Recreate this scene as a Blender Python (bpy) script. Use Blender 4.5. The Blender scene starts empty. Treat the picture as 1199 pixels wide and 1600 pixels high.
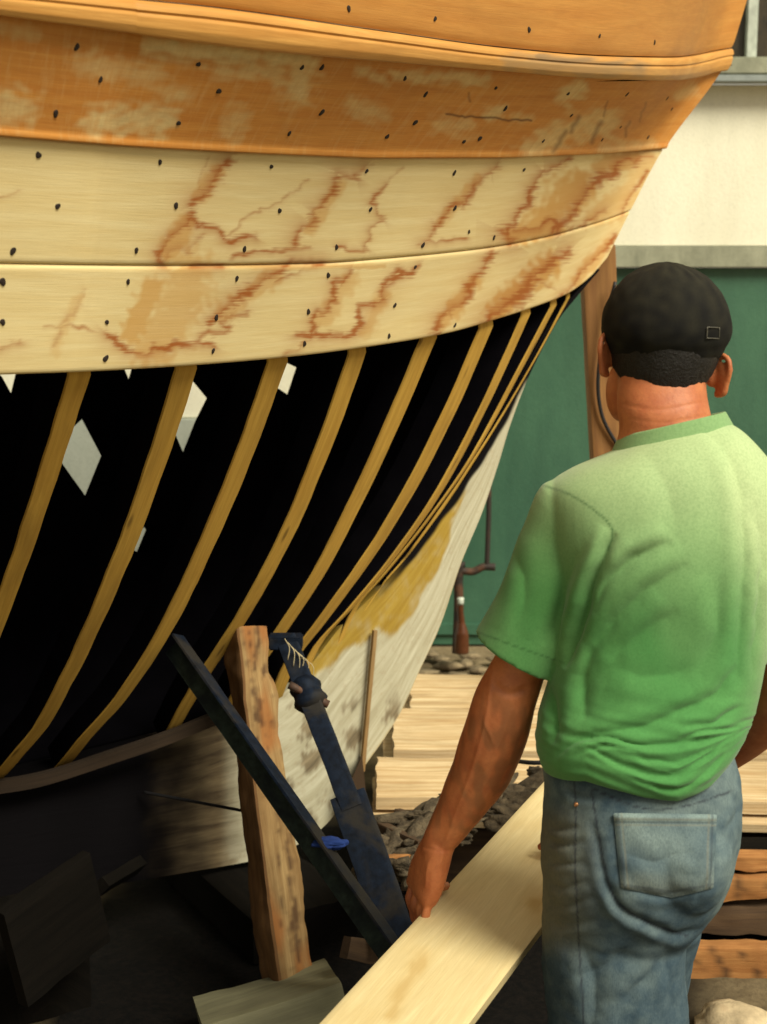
import bpy, bmesh, math, random
import numpy as np
from mathutils import Vector, noise as mnoise
random.seed(7); rng = np.random.default_rng(7)
R = math.radians
scene = bpy.context.scene
C = scene.collection

# ------------------------------------------------------------------ camera, world, sun, exposure
F = 2400.0; CH = 1.8; PITCH = math.atan((800-380)/F)          # focal length and pitch in photograph pixels (1199 x 1600)
cam_d = bpy.data.cameras.new('camera'); cam = bpy.data.objects.new('camera', cam_d); C.objects.link(cam)
cam.location = (0, 0, CH); cam.rotation_euler = (math.pi/2-PITCH, 0, 0)
cam_d.sensor_fit = 'HORIZONTAL'; cam_d.sensor_width = 24; cam_d.lens = 24*F/1199
cam_d.clip_end = 500; cam_d.clip_start = .05
cam_d.dof.use_dof = True; cam_d.dof.focus_distance = 2.95; cam_d.dof.aperture_fstop = 5.0
scene.camera = cam
SUN_EL, SUN_AZ = 46, 136      # degrees; azimuth clockwise from +Y
world = bpy.data.worlds.new('World'); scene.world = world; world.use_nodes = True
nt = world.node_tree; bg = nt.nodes['Background']
sky = nt.nodes.new('ShaderNodeTexSky'); sky.sky_type = 'NISHITA'; sky.sun_disc = False
sky.sun_elevation = R(SUN_EL); sky.sun_rotation = R(SUN_AZ); sky.dust_density = 6; sky.ozone_density = .6; sky.air_density = 1.2
hs_ = nt.nodes.new('ShaderNodeMix'); hs_.data_type = 'RGBA'; hs_.blend_type = 'MIX'; hs_.inputs[0].default_value = .82     # thin cloud whitens the sky
hs_.inputs[7].default_value = (5.6, 5.2, 4.1, 1)
nt.links.new(sky.outputs[0], hs_.inputs[6]); nt.links.new(hs_.outputs[2], bg.inputs[0]); bg.inputs[1].default_value = .075
sd = bpy.data.lights.new('sun', 'SUN'); sd.energy = 3.7; sd.angle = R(26); sd.color = (1, .93, .74)
so = bpy.data.objects.new('sun', sd); C.objects.link(so)
sv = Vector((math.sin(R(SUN_AZ))*math.cos(R(SUN_EL)), math.cos(R(SUN_AZ))*math.cos(R(SUN_EL)), math.sin(R(SUN_EL))))
so.rotation_euler = sv.to_track_quat('Z', 'Y').to_euler(); so.location = (3, -3, 6)
scene.view_settings.view_transform = 'Standard'; scene.view_settings.look = 'None'
scene.view_settings.gamma = 1; scene.view_settings.exposure = .45

# ------------------------------------------------------------------ pixel <-> place
cp, sp_ = math.cos(PITCH), math.sin(PITCH)
def ray(u, v):
    x = (u-599.5)/F; y = -(v-800)/F
    return np.array([x, cp+y*sp_, -sp_+y*cp])
def at(u, v, Y):
    d = ray(u, v); return np.array([0, 0, CH])+d*(Y/d[1])
def atz(u, v, z):
    d = ray(u, v); return np.array([0, 0, CH])+d*((z-CH)/d[2])
def proj(P):
    P = np.asarray(P, float); z = P[..., 2]-CH
    dep = P[..., 1]*cp - z*sp_; up = P[..., 1]*sp_ + z*cp
    return 599.5+F*P[..., 0]/dep, 800-F*up/dep
def lerp(a, b, t): return a+(b-a)*t
def sstep(a, b, x):
    t = np.clip((x-a)/(b-a), 0, 1); return t*t*(3-2*t)
def pchip(xs, ys, x):
    xs = np.asarray(xs, float); ys = np.asarray(ys, float); x = np.asarray(x, float)
    h = np.diff(xs); d = np.diff(ys)/h; n = len(xs)
    m = np.zeros(n)
    for i in range(1, n-1):
        if d[i-1]*d[i] > 0:
            w1 = 2*h[i]+h[i-1]; w2 = h[i]+2*h[i-1]; m[i] = (w1+w2)/(w1/d[i-1]+w2/d[i])
    m[0] = d[0]; m[-1] = d[-1]
    i = np.clip(np.searchsorted(xs, x)-1, 0, n-2)
    t = (x-xs[i])/h[i]
    lo = x < xs[0]; hi = x > xs[-1]
    y = (2*t**3-3*t**2+1)*ys[i]+(t**3-2*t**2+t)*h[i]*m[i]+(-2*t**3+3*t**2)*ys[i+1]+(t**3-t**2)*h[i]*m[i+1]
    return np.where(lo, ys[0]+m[0]*(x-xs[0]), np.where(hi, ys[-1]+m[-1]*(x-xs[-1]), y))
def smooth_path(pts, n):
    pts = np.asarray(pts, float); k = np.arange(len(pts))
    # arc length parameter
    L = np.r_[0, np.cumsum(np.linalg.norm(np.diff(pts, axis=0), axis=1))]
    t = np.linspace(0, L[-1], n)
    out = []
    for j in range(pts.shape[1]):
        y = pts[:, j]; m = np.zeros(len(L))
        m[1:-1] = (y[2:]-y[:-2])/(L[2:]-L[:-2]); m[0] = (y[1]-y[0])/(L[1]-L[0]); m[-1] = (y[-1]-y[-2])/(L[-1]-L[-2])
        i = np.clip(np.searchsorted(L, t)-1, 0, len(L)-2); h = L[i+1]-L[i]; s = (t-L[i])/h
        out.append((2*s**3-3*s**2+1)*y[i]+(s**3-2*s**2+s)*h*m[i]+(-2*s**3+3*s**2)*y[i+1]+(s**3-s**2)*h*m[i+1])
    return np.stack(out, 1)
def fbm(x, y, z=0, o=3):
    return mnoise.fractal(Vector((x, y, z)), 1.0, 2.0, o)

# ------------------------------------------------------------------ materials
def newmat(name):
    m = bpy.data.materials.new(name); m.use_nodes = True
    nt = m.node_tree; b = nt.nodes['Principled BSDF']; return m, nt, b
def N(nt, t, **kw):
    n = nt.nodes.new(t)
    for k, v in kw.items(): setattr(n, k, v)
    return n
def mapped(nt, coord, scale, rot=(0, 0, 0), loc=(0, 0, 0)):
    tc = N(nt, 'ShaderNodeTexCoord'); mp = N(nt, 'ShaderNodeMapping')
    mp.inputs['Scale'].default_value = scale; mp.inputs['Rotation'].default_value = rot; mp.inputs['Location'].default_value = loc
    nt.links.new(tc.outputs[coord], mp.inputs[0]); return mp.outputs[0]
def noise(nt, vec, scale, detail=6, rough=.6, dist=0):
    n = N(nt, 'ShaderNodeTexNoise'); n.inputs['Scale'].default_value = scale; n.inputs['Detail'].default_value = detail
    n.inputs['Roughness'].default_value = rough; n.inputs['Distortion'].default_value = dist
    if vec is not None: nt.links.new(vec, n.inputs['Vector'])
    return n.outputs['Fac']
def ramp(nt, fac, stops):
    r = N(nt, 'ShaderNodeValToRGB'); e = r.color_ramp.elements
    while len(e) > 1: e.remove(e[-1])
    e[0].position = stops[0][0]; e[0].color = (*stops[0][1], 1)
    for p, c in stops[1:]:
        k = e.new(p); k.color = (*c, 1)
    nt.links.new(fac, r.inputs[0]); return r.outputs[0]
def fr(nt, fac, a, b, lo=0., hi=1.):
    m = N(nt, 'ShaderNodeMapRange'); m.inputs[1].default_value = a; m.inputs[2].default_value = b
    m.inputs[3].default_value = lo; m.inputs[4].default_value = hi; m.clamp = True
    nt.links.new(fac, m.inputs[0]); return m.outputs[0]
def mix(nt, fac, a, b, mode='MIX'):
    m = N(nt, 'ShaderNodeMix', data_type='RGBA', blend_type=mode)
    for s, v in ((m.inputs[0], fac), (m.inputs[6], a), (m.inputs[7], b)):
        if isinstance(v, (int, float)): s.default_value = v
        elif isinstance(v, tuple): s.default_value = (*v, 1)
        else: nt.links.new(v, s)
    return m.outputs[2]
def bump(nt, b, h, strength=.3, dist=.002):
    n = N(nt, 'ShaderNodeBump'); n.inputs['Strength'].default_value = strength; n.inputs['Distance'].default_value = dist
    nt.links.new(h, n.inputs['Height']); nt.links.new(n.outputs[0], b.inputs['Normal'])
def attr(nt, name):
    a = N(nt, 'ShaderNodeAttribute'); a.attribute_name = name; return a.outputs['Fac']
def sc(c, k): return tuple(x*k for x in c)

def wood(name, light, dark, rough=.7, grain=1., stain=None, bare=None, rays=.0, dirt=.25, bumpy=.25, fine=.38, knots=False):
    """grain runs along U of the UV map, which is in metres"""
    m, nt, b = newmat(name)
    v1 = mapped(nt, 'UV', (3.2, 55, 1)); n1 = noise(nt, v1, 1*grain, 8, .62, .6)
    v2 = mapped(nt, 'UV', (14, 420, 1)); n2 = noise(nt, v2, 1*grain, 4, .6)
    v3 = mapped(nt, 'UV', (1.8, 4.5, 1)); n3 = noise(nt, v3, 1.6, 5, .6, .8)
    col = ramp(nt, n1, [(.28, dark), (.5, tuple((a+b2)/2 for a, b2 in zip(light, dark))), (.68, light)])
    col = mix(nt, fr(nt, n2, .35, .75, 0, fine), col, sc(dark, .62))
    col = mix(nt, fr(nt, n3, .45, .75, 0, dirt), col, sc(dark, .5))
    if knots:
        vo = N(nt, 'ShaderNodeTexVoronoi'); vo.inputs['Scale'].default_value = 1; nt.links.new(mapped(nt, 'UV', (4.2, 13, 1)), vo.inputs['Vector'])
        col = mix(nt, fr(nt, vo.outputs['Distance'], .13, .06, 0, .75), col, sc(dark, .3))
    if bare is not None:            # patches where the orange finish is sanded through to pale wood
        a = attr(nt, 'bare'); nb = noise(nt, mapped(nt, 'UV', (30, 60, 1)), 1, 6, .7)
        nb2 = noise(nt, mapped(nt, 'UV', (60, 9, 1), (0, 0, .5)), 1, 4, .7)
        ad = N(nt, 'ShaderNodeMath', operation='MULTIPLY_ADD'); ad.inputs[1].default_value = 1.1; ad.inputs[2].default_value = -.55
        nt.links.new(nb2, ad.inputs[0])
        ad2 = N(nt, 'ShaderNodeMath', operation='ADD'); nt.links.new(ad.outputs[0], ad2.inputs[0]); nt.links.new(a, ad2.inputs[1])
        col = mix(nt, fr(nt, ad2.outputs[0], .0, 1.1, 0, .95), col, mix(nt, fr(nt, nb, .3, .7), bare, sc(bare, .72)))
    if stain is not None:
        a = attr(nt, 'wash'); col = mix(nt, fr(nt, a, 0, 1, 0, .75), col, stain[1])
        a = attr(nt, 'stain'); col = mix(nt, fr(nt, a, 0, 1, 0, .93), col, stain[0])
    nt.links.new(col, b.inputs['Base Color'])
    b.inputs['Roughness'].default_value = rough; b.inputs['Specular IOR Level'].default_value = .3 if light[0] > .02 else .06
    bump(nt, b, n2, bumpy, .0015)
    return m
def plain(name, col, rough=.7, metal=0, nz=30, var=.3, bmp=.2, bd=.002, col2=None, coord='Object', spec=.4):
    m, nt, b = newmat(name)
    v = mapped(nt, coord, (1, 1, 1)); n = noise(nt, v, nz, 6, .65); n2 = noise(nt, v, nz*.17, 4, .6, .5)
    c = mix(nt, fr(nt, n, .3, .7), sc(col, 1-var), sc(col, 1+var*.5))
    if col2: c = mix(nt, fr(nt, n2, .48, .62), c, col2)
    else: c = mix(nt, fr(nt, n2, .4, .7, 0, var), c, sc(col, .55))
    nt.links.new(c, b.inputs['Base Color']); b.inputs['Roughness'].default_value = rough; b.inputs['Metallic'].default_value = metal
    b.inputs['Specular IOR Level'].default_value = spec
    bump(nt, b, n, bmp, bd); return m

M = {}
M['pale'] = wood('pale_planking', (.79, .67, .37), (.70, .55, .26), .8, stain=((.34, .090, .010), (.55, .27, .045)), dirt=.10, fine=.16)
M['orange'] = wood('orange_planking', (.62, .29, .062), (.52, .20, .035), .7, stain=((.10, .035, .01), (.3, .12, .03)), bare=(.74, .58, .28), dirt=.25)
M['bulwark'] = wood('bulwark_planking', (.60, .29, .068), (.49, .205, .04), .55, dirt=.3)
M['rail'] = wood('rail_wood', (.66, .36, .10), (.50, .23, .05), .5, stain=((.15, .10, .06), (.3, .2, .1)), dirt=.3)
M['frame'] = wood('frame_wood', (.60, .38, .07), (.42, .235, .035), .85, dirt=.55, knots=True)
M['hull_shade'] = plain('hull_shade_wood', (.0035, .0032, .0045), 1, nz=12, spec=.0)  # near black, shade of the hull interior and frame sides put into the colour
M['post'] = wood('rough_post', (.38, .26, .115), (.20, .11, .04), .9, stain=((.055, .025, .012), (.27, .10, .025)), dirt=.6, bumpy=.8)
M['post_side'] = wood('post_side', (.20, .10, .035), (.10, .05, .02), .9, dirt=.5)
M['board'] = wood('new_board', (.76, .64, .36), (.66, .53, .27), .65, stain=((.42, .25, .06), (.56, .40, .16)), dirt=.18)
M['slab'] = wood('sawn_slab', (.78, .65, .42), (.44, .27, .11), .8, dirt=.6, bumpy=.6)
M['beam'] = wood('brown_beam', (.42, .19, .055), (.26, .10, .03), .8, dirt=.6, bumpy=.6)
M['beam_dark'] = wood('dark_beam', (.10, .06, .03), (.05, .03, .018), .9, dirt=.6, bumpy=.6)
M['shore'] = wood('shore_wood', (.33, .17, .055), (.22, .10, .035), .8, dirt=.5)
M['batten'] = wood('batten_wood', (.045, .028, .016), (.02, .013, .008), .95)
M['shade_dark'] = wood('shade_dark_timber', (.008, .0065, .005), (.004, .0035, .003), .9, dirt=.5, bumpy=.6)  # shade under the hull and behind the timbers painted in as near black
M['grey_wood'] = wood('weathered_block', (.30, .29, .17), (.20, .19, .12), .85, dirt=.5)
M['blue_steel'] = plain('painted_steel', (.005, .010, .022), .7, nz=45, var=.7, bmp=.5, col2=(.022, .020, .018), spec=.15)
M['green_steel'] = plain('green_painted_steel', (.024, .038, .030), .65, nz=45, var=.7, bmp=.5, col2=(.008, .013, .015), spec=.2)
M['rag'] = plain('blue_rag', (.012, .04, .20), .9, nz=40)
M['iron'] = plain('rusty_iron', (.03, .022, .018), .7, nz=60, col2=(.09, .04, .02))
M['nail'] = plain('nail_iron', (.025, .016, .012), .8, nz=80)
M['cable'] = plain('black_cable', (.01, .01, .012), .5)
M['string'] = plain('hemp', (.5, .42, .25), .9)

# ------------------------------------------------------------------ object helpers
def setp(o, label=None, cat=None, group=None, kind=None):
    if label: o['label'] = label
    if cat: o['category'] = cat
    if group: o['group'] = group
    if kind: o['kind'] = kind
    return o
def empty(name, loc, label, cat, group=None):
    o = bpy.data.objects.new(name, None); C.objects.link(o); o.location = Vector(loc); o.empty_display_size = .1
    bpy.context.view_layer.update()
    return setp(o, label, cat, group)
def obj(name, verts, faces, mats, parent=None, uv=None, attrs=None, smooth=True, midx=None):
    me = bpy.data.meshes.new(name)
    me.from_pydata([tuple(v) for v in verts], [], [tuple(f) for f in faces]); 
    if not isinstance(mats, (list, tuple)): mats = [mats]
    for m in mats: me.materials.append(m)
    if uv is not None:
        l = me.uv_layers.new(name='UVMap'); uv = np.asarray(uv, float)
        li = np.zeros(len(me.loops), int); me.loops.foreach_get('vertex_index', li)
        if len(uv) == len(me.loops): l.data.foreach_set('uv', uv.ravel())
        else: l.data.foreach_set('uv', uv[li].ravel())
    if attrs:
        for k, a in attrs.items():
            at_ = me.attributes.new(k, 'FLOAT', 'POINT'); at_.data.foreach_set('value', np.asarray(a, float).ravel())
    if midx is not None: me.polygons.foreach_set('material_index', midx)
    me.polygons.foreach_set('use_smooth', [smooth]*len(me.polygons))
    me.update()
    o = bpy.data.objects.new(name, me); C.objects.link(o)
    if parent is not None:
        o.parent = parent; o.matrix_parent_inverse = parent.matrix_world.inverted()
    return o
def reparent_loc(o, loc):
    """put a mesh object's origin at loc without moving the mesh"""
    loc = Vector(loc); o.data.transform(__import__('mathutils').Matrix.Translation(-loc)); o.location = loc
    bpy.context.view_layer.update(); return o
def sharp(o, ang=40):
    o.data.set_sharp_from_angle(angle=R(ang)); return o
def gridfaces(nr, nc, off=0, closed=False):
    f = []
    for i in range(nr-1):
        for j in range(nc-(0 if closed else 1)):
            a = off+i*nc+j; b = off+i*nc+(j+1) % nc
            f.append((a, b, b+nc, a+nc))
    return f
def thick_grid(name, Pg, thick, mats, parent, flip=False, UV=None, attrs=None, midx_sides=None, smooth=True, inner=None):
    """Pg: nr x nc x 3 outer surface; makes outer, inner and the four edges"""
    Pg = np.asarray(Pg); nr, nc = Pg.shape[:2]
    du = np.gradient(Pg, axis=1); dv = np.gradient(Pg, axis=0)
    n = np.cross(du, dv); n /= np.linalg.norm(n, axis=2, keepdims=True)+1e-9
    if flip: n = -n
    inner = Pg-n*thick if inner is None else inner
    V = np.concatenate([Pg.reshape(-1, 3), inner.reshape(-1, 3)]); k = nr*nc
    f1 = gridfaces(nr, nc); f2 = [tuple(q+k for q in reversed(f)) for f in f1]
    fs = []
    def strip(ids):
        for a, b in zip(ids[:-1], ids[1:]): fs.append((a, a+k, b+k, b))
    strip([j for j in range(nc)]); strip([(nr-1)*nc+j for j in range(nc-1, -1, -1)])
    strip([i*nc+nc-1 for i in range(nr)]); strip([i*nc for i in range(nr-1, -1, -1)])
    if flip:
        f1 = [tuple(reversed(f)) for f in f1]; f2 = [tuple(reversed(f)) for f in f2]; fs = [tuple(reversed(f)) for f in fs]
    if UV is None:
        L = np.cumsum(np.r_[0, np.linalg.norm(np.diff(Pg[nr//2], axis=0), axis=1)]); W = np.cumsum(np.r_[0, np.linalg.norm(np.diff(Pg[:, nc//2], axis=0), axis=1)])
        UV = np.stack(np.meshgrid(L, W), -1)
    uv = np.concatenate([UV.reshape(-1, 2), UV.reshape(-1, 2)+.37])
    at2 = {k_: np.concatenate([np.asarray(a).ravel()]*2) for k_, a in (attrs or {}).items()}
    midx = [0]*len(f1)+[0]*len(f2)+[0]*len(fs)
    if midx_sides is not None: midx = [0]*len(f1)+[midx_sides]*(len(f2)+len(fs))
    o = obj(name, V, f1+f2+fs, mats, parent, uv, at2, smooth, midx)
    if smooth: sharp(o, 50)
    return o
def beam(name, P0, P1, w, t, mat, parent=None, side=None, up=None, n=24, rough=.002, taper=1., bend=0., seed=0, attrs_fn=None, mats=None, sidemat=None):
    """a sawn timber from P0 to P1, w wide along side, t deep, its arrises rounded and its faces a little uneven"""
    P0 = np.array(P0, float); P1 = np.array(P1, float); d = P1-P0; L = np.linalg.norm(d); d /= L
    side = np.array(side if side is not None else (1, 0, 0), float); side -= d*(side@d); side /= np.linalg.norm(side)
    nn = np.cross(d, side)
    ch = min(w, t)*.09
    prof = []
    K = 9
    def seg(a, b):
        for i in range(K): prof.append(lerp(np.array(a), np.array(b), i/K))
    hw, ht = w/2, t/2
    seg((-hw+ch, -ht), (hw-ch, -ht)); seg((hw-ch, -ht), (hw, -ht+ch)) if 0 else prof.append(np.array((hw-ch*.3, -ht+ch*.3)))
    seg((hw, -ht+ch), (hw, ht-ch)); prof.append(np.array((hw-ch*.3, ht-ch*.3)))
    seg((hw-ch, ht), (-hw+ch, ht)); prof.append(np.array((-hw+ch*.3, ht-ch*.3)))
    seg((-hw, ht-ch), (-hw, -ht+ch)); prof.append(np.array((-hw+ch*.3, -ht+ch*.3)))
    prof = np.array(prof); m = len(prof)
    per = np.r_[0, np.cumsum(np.linalg.norm(np.diff(prof, axis=0), axis=1))]
    V = []; uv = []
    for i in range(n):
        s = i/(n-1); k = lerp(1, taper, s)
        c = P0+d*L*s+nn*bend*math.sin(math.pi*s)
        for j, (a, b) in enumerate(prof):
            q = c+side*a*k+nn*b*k
            e = rough*fbm(q[0]*9+seed, q[1]*9, q[2]*9)
            nrm = side*a/hw+nn*b/ht
            V.append(q+nrm*e*.8); uv.append((L*s+seed*1.37, per[j]+seed*.71))
    f = gridfaces(n, m, closed=True)
    midx = [0]*len(f)
    if sidemat is not None:
        midx = [sidemat if (i % m) >= K+1 and (i % m) <= 2*K+1 or (i % m) >= 3*K+2 else 0 for i in range(len(f))]
    f += [tuple(range(m-1, -1, -1)), tuple((n-1)*m+j for j in range(m))]; midx += [0, 0]
    A = attrs_fn(np.array(V)) if attrs_fn else None
    o = obj(name, V, f, mats or mat, parent, uv, A, True, midx)
    bm = bmesh.new(); bm.from_mesh(o.data); bmesh.ops.recalc_face_normals(bm, faces=bm.faces); bm.to_mesh(o.data); bm.free()
    sharp(o, 35)
    if parent is None: reparent_loc(o, P0)
    return o
def tube(name, pts, r, mat, parent=None, n=40, seg=10, rs=None):
    pts = smooth_path(pts, n) if len(pts) > 2 else np.linspace(np.array(pts[0], float), np.array(pts[1], float), n)
    V = []; uv = []; prev = np.array((.3, .2, .9))
    rs = np.full(n, r) if rs is None else np.interp(np.linspace(0, 1, n), np.linspace(0, 1, len(rs)), rs)
    T = np.gradient(pts, axis=0); L = 0
    for i in range(n):
        t = T[i]/np.linalg.norm(T[i]); a = prev-t*(prev@t); a /= np.linalg.norm(a); prev = a; b = np.cross(t, a)
        if i: L += np.linalg.norm(pts[i]-pts[i-1])
        for j in range(seg):
            g = 2*math.pi*j/seg; V.append(pts[i]+rs[i]*(a*math.cos(g)+b*math.sin(g))); uv.append((L, j/seg*r*6))
    f = [tuple(reversed(q)) for q in gridfaces(n, seg, closed=True)]
    f += [tuple(range(seg)), tuple((n-1)*seg+j for j in range(seg-1, -1, -1))]
    return obj(name, V, f, mat, parent, uv)

# ------------------------------------------------------------------ line tools for stains and folds, in the traced view of a surface
def wob(pts, step=5, amp=5, seed=0, fine=1.6):
    """resample a polyline and make it wander like the edge of a drying puddle"""
    pts = np.asarray(pts, float); out = []
    for a, b in zip(pts[:-1], pts[1:]):
        n = max(2, int(np.linalg.norm(b-a)/step))
        for i in range(n): out.append(lerp(a, b, i/n))
    out.append(pts[-1]); out = np.array(out)
    for i, p in enumerate(out):
        k = min(1, i/3, (len(out)-1-i)/3+.2)
        dx = mnoise.noise(Vector((p[0]*.035+seed, p[1]*.035, seed)))*amp + mnoise.noise(Vector((p[0]*.13+seed, p[1]*.13, seed+5)))*amp*.45*fine
        dy = mnoise.noise(Vector((p[0]*.035-seed, p[1]*.035, seed+9)))*amp + mnoise.noise(Vector((p[0]*.13-seed, p[1]*.13, seed+3)))*amp*.35*fine
        out[i] = p+np.array((dx, dy))*k
    return out
def dist_poly(U, V, pts):
    """signed distance and position along a polyline (0..1) for flat arrays U,V"""
    best = np.full(U.shape, 1e9); sg = np.zeros(U.shape); tt = np.zeros(U.shape)
    pts = np.asarray(pts, float); n = len(pts)-1
    for i in range(n):
        a, b = pts[i], pts[i+1]; d = b-a; L2 = d@d+1e-9
        t = np.clip(((U-a[0])*d[0]+(V-a[1])*d[1])/L2, 0, 1)
        ex = U-a[0]-t*d[0]; ey = V-a[1]-t*d[1]; dd = np.hypot(ex, ey)
        m = dd < best; best[m] = dd[m]; sg[m] = np.sign(d[0]*ey-d[1]*ex)[m]; tt[m] = ((i+t)/n)[m]
    return best, sg, tt

# ------------------------------------------------------------------ the hull's shape
A = R(30); BD = np.array([math.cos(A), math.sin(A), 0]); ND = np.array([-math.sin(A), math.cos(A), 0])   # bow direction, inboard direction
S0 = at(560, 1200, 4.2)
def onC(u, v, h=0.):
    """where the line of sight meets the plane h outboard of the centreline"""
    d = ray(u, v); o = np.array([0, 0, CH]); t = (-h-(o-S0)@ND)/(d@ND); return o+d*t
def sC(P): return (np.asarray(P)-S0)@BD
H5 = ([-1.2, -.95, -.70, -.45, -.20, .05, .30, .55, .70, .80, .90], [1.22, 1.08, .94, .82, .70, .56, .39, .20, .105, .055, .03])
ROWS = [  # traced strake edges: pixel polyline, fullness, stretch power
    ([(-200, -455), (0, -420), (600, -345), (1300, -300)], 1.27, 1.35),
    ([(-200, -48), (0, -24), (220, 0), (320, 10), (600, 49), (790, 75), (950, 88), (1050, 90), (1141, 76)], 1.23, 1.28),
    ([(-200, -10), (0, 19), (150, 41), (300, 62), (450, 79), (600, 91), (785, 106), (920, 117), (1050, 121), (1128, 110)], 1.215, 1.27),
    ([(-200, 195), (0, 212), (250, 231), (500, 243), (600, 246), (750, 246), (900, 241), (1035, 233), (1080, 230)], 1.13, 1.14),
    ([(-200, 410), (0, 413), (250, 416), (500, 412), (600, 405), (750, 390), (850, 372), (930, 350), (985, 330), (1010, 320)], 1.06, 1.06),
    ([(-200, 596), (0, 588), (150, 582), (300, 573), (450, 560), (600, 540), (700, 522), (800, 493), (850, 476), (890, 459), (925, 432), (950, 402)], 1.0, 1.0)]
STEM_PX = [(1250, -200), (1143, 76), (1128, 110), (1037, 233), (985, 330), (948, 405)]
S_ST = [float(sC(onC(*p, .03))) for p in STEM_PX]
SL = -1.5                                           # columns end here at the traced edge and run straight on aft of it
def half(r, s):
    px, k, pw = ROWS[r]
    t = (s+1.2)/(S_ST[r]+1.2)
    t5 = np.where(t > 0, np.abs(t)**pw, t)
    s5 = -1.2+t5*(.90+1.2)
    h = pchip(*H5, np.minimum(s5, .9))
    d = np.maximum(-1.2-s5, 0)
    h = np.where(s5 < -1.2, 1.22+.56*1.3*(1-np.exp(-d/1.3)), h)
    return .03+(h-.03)*k
def row_pts(r, s):
    s = np.atleast_1d(np.asarray(s, float)); h = half(r, s)
    base = S0[None, :]+BD*s[:, None]-ND*h[:, None]
    z = np.full(s.shape, 1.9); px = np.array(ROWS[r][0], float)
    X, Y = base[:, 0], base[:, 1]
    for _ in range(12):
        u, v = proj(np.stack([X, Y, z], 1))
        vt = pchip(px[:, 0], px[:, 1], np.clip(u, -200, 1400))
        y = -(vt-800)/F
        z = CH+Y*(-sp_+y*cp)/(cp+y*sp_)
    # aft of the traced part: a straight run with a gentle sheer
    cut = SL
    if np.any(s < cut):
        z0 = row_pts(r, [cut, cut+.15])
        sl = (z0[0, 2]-z0[1, 2])/.15
        d = cut-s
        z = np.where(s < cut, z0[0, 2]+sl*.9*(1-np.exp(-np.maximum(d, 0)/.9)), z)
    return np.stack([X, Y, z], 1)
def col_s(r, c):
    """c in 0..1 spans the traced hull, c < 0 runs aft in metres"""
    c = np.asarray(c, float)
    return np.where(c >= 0, SL+(S_ST[r]-SL)*c, SL+c)
def hull_grid(ra, rb, cols, q):
    """surface between strake edges ra and rb: cols across, q from rb (low) to ra (high)"""
    K = np.stack([row_pts(r, col_s(r, cols)) for r in range(6)])      # 6 x nc x 3
    out = np.zeros((len(q), len(cols), 3))
    m = np.zeros_like(K)
    x = np.arange(6.)
    m[1:-1] = (K[2:]-K[:-2])/2; m[0] = K[1]-K[0]; m[-1] = K[-1]-K[-2]
    # spacing between edges is uneven, so scale the tangents to each gap
    for i, qq in enumerate(q):
        t = 1-qq
        a, b = K[ra], K[rb]
        g = np.linalg.norm(b-a, axis=1, keepdims=True)
        ta = (K[rb]-K[max(ra-1, 0)]); ta = ta/np.linalg.norm(ta, axis=1, keepdims=True)*g
        tb = (K[min(rb+1, 5)]-K[ra]); tb = tb/np.linalg.norm(tb, axis=1, keepdims=True)*g
        out[i] = (2*t**3-3*t**2+1)*a+(t**3-2*t**2+t)*ta+(-2*t**3+3*t**2)*b+(t**3-t**2)*tb
    return out
def normals(Pg):
    n = np.cross(np.gradient(Pg, axis=1), np.gradient(Pg, axis=0)); n /= np.linalg.norm(n, axis=2, keepdims=True)+1e-9
    c = Pg.mean((0, 1)); 
    s = np.sign((n*-ND).sum(2).mean()); return n*s
COLS = np.r_[-5, -4, -3, -2.2, -1.5, -1, -.6, -.3, np.linspace(0, 1, 520)**.96]
def strake(name, ra, rb, nq, off, mat, parent, fn=None, prof=None, thick=.03, e=.004):
    q = np.linspace(0, 1, nq); w = .22
    q = np.r_[0, .012, .03, np.linspace(.06, .94, nq), .97, .988, 1]
    Pg = hull_grid(ra, rb, COLS, q*.990+.005)
    n = normals(Pg); inn_ = Pg-n*thick
    if prof is None: d = off-e*(1-np.clip(np.minimum(q, 1-q)/.03, 0, 1))**2
    else: d = np.array([prof(x) for x in q])
    wv = np.array([[.0012*mnoise.noise(Vector((p[0]*3, p[1]*3, p[2]*9))) for p in row] for row in Pg])
    Pg = Pg+n*(d[:, None, None]+wv[..., None])
    Lc = np.r_[0, np.cumsum(np.linalg.norm(np.diff(Pg[nq//2], axis=0), axis=1))]
    UV = np.stack(np.meshgrid(Lc+ra*3.3, q*np.linalg.norm(Pg[-1, 260]-Pg[0, 260])+ra*.77), -1)
    at_ = fn(Pg) if fn else None
    flip = (np.cross(Pg[1, 300]-Pg[0, 300], Pg[0, 301]-Pg[0, 300])@ND) < 0
    o = thick_grid(name, Pg, thick, mat, parent, flip=bool(flip), UV=UV, attrs=at_, inner=inn_)
    return o

boat = empty('wooden_boat', (S0[0]-.6, S0[1]-.2, 0), 'half planked wooden boat hull on props, orange upper planks, pale stained planks and bare ribs', 'boat')

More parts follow.
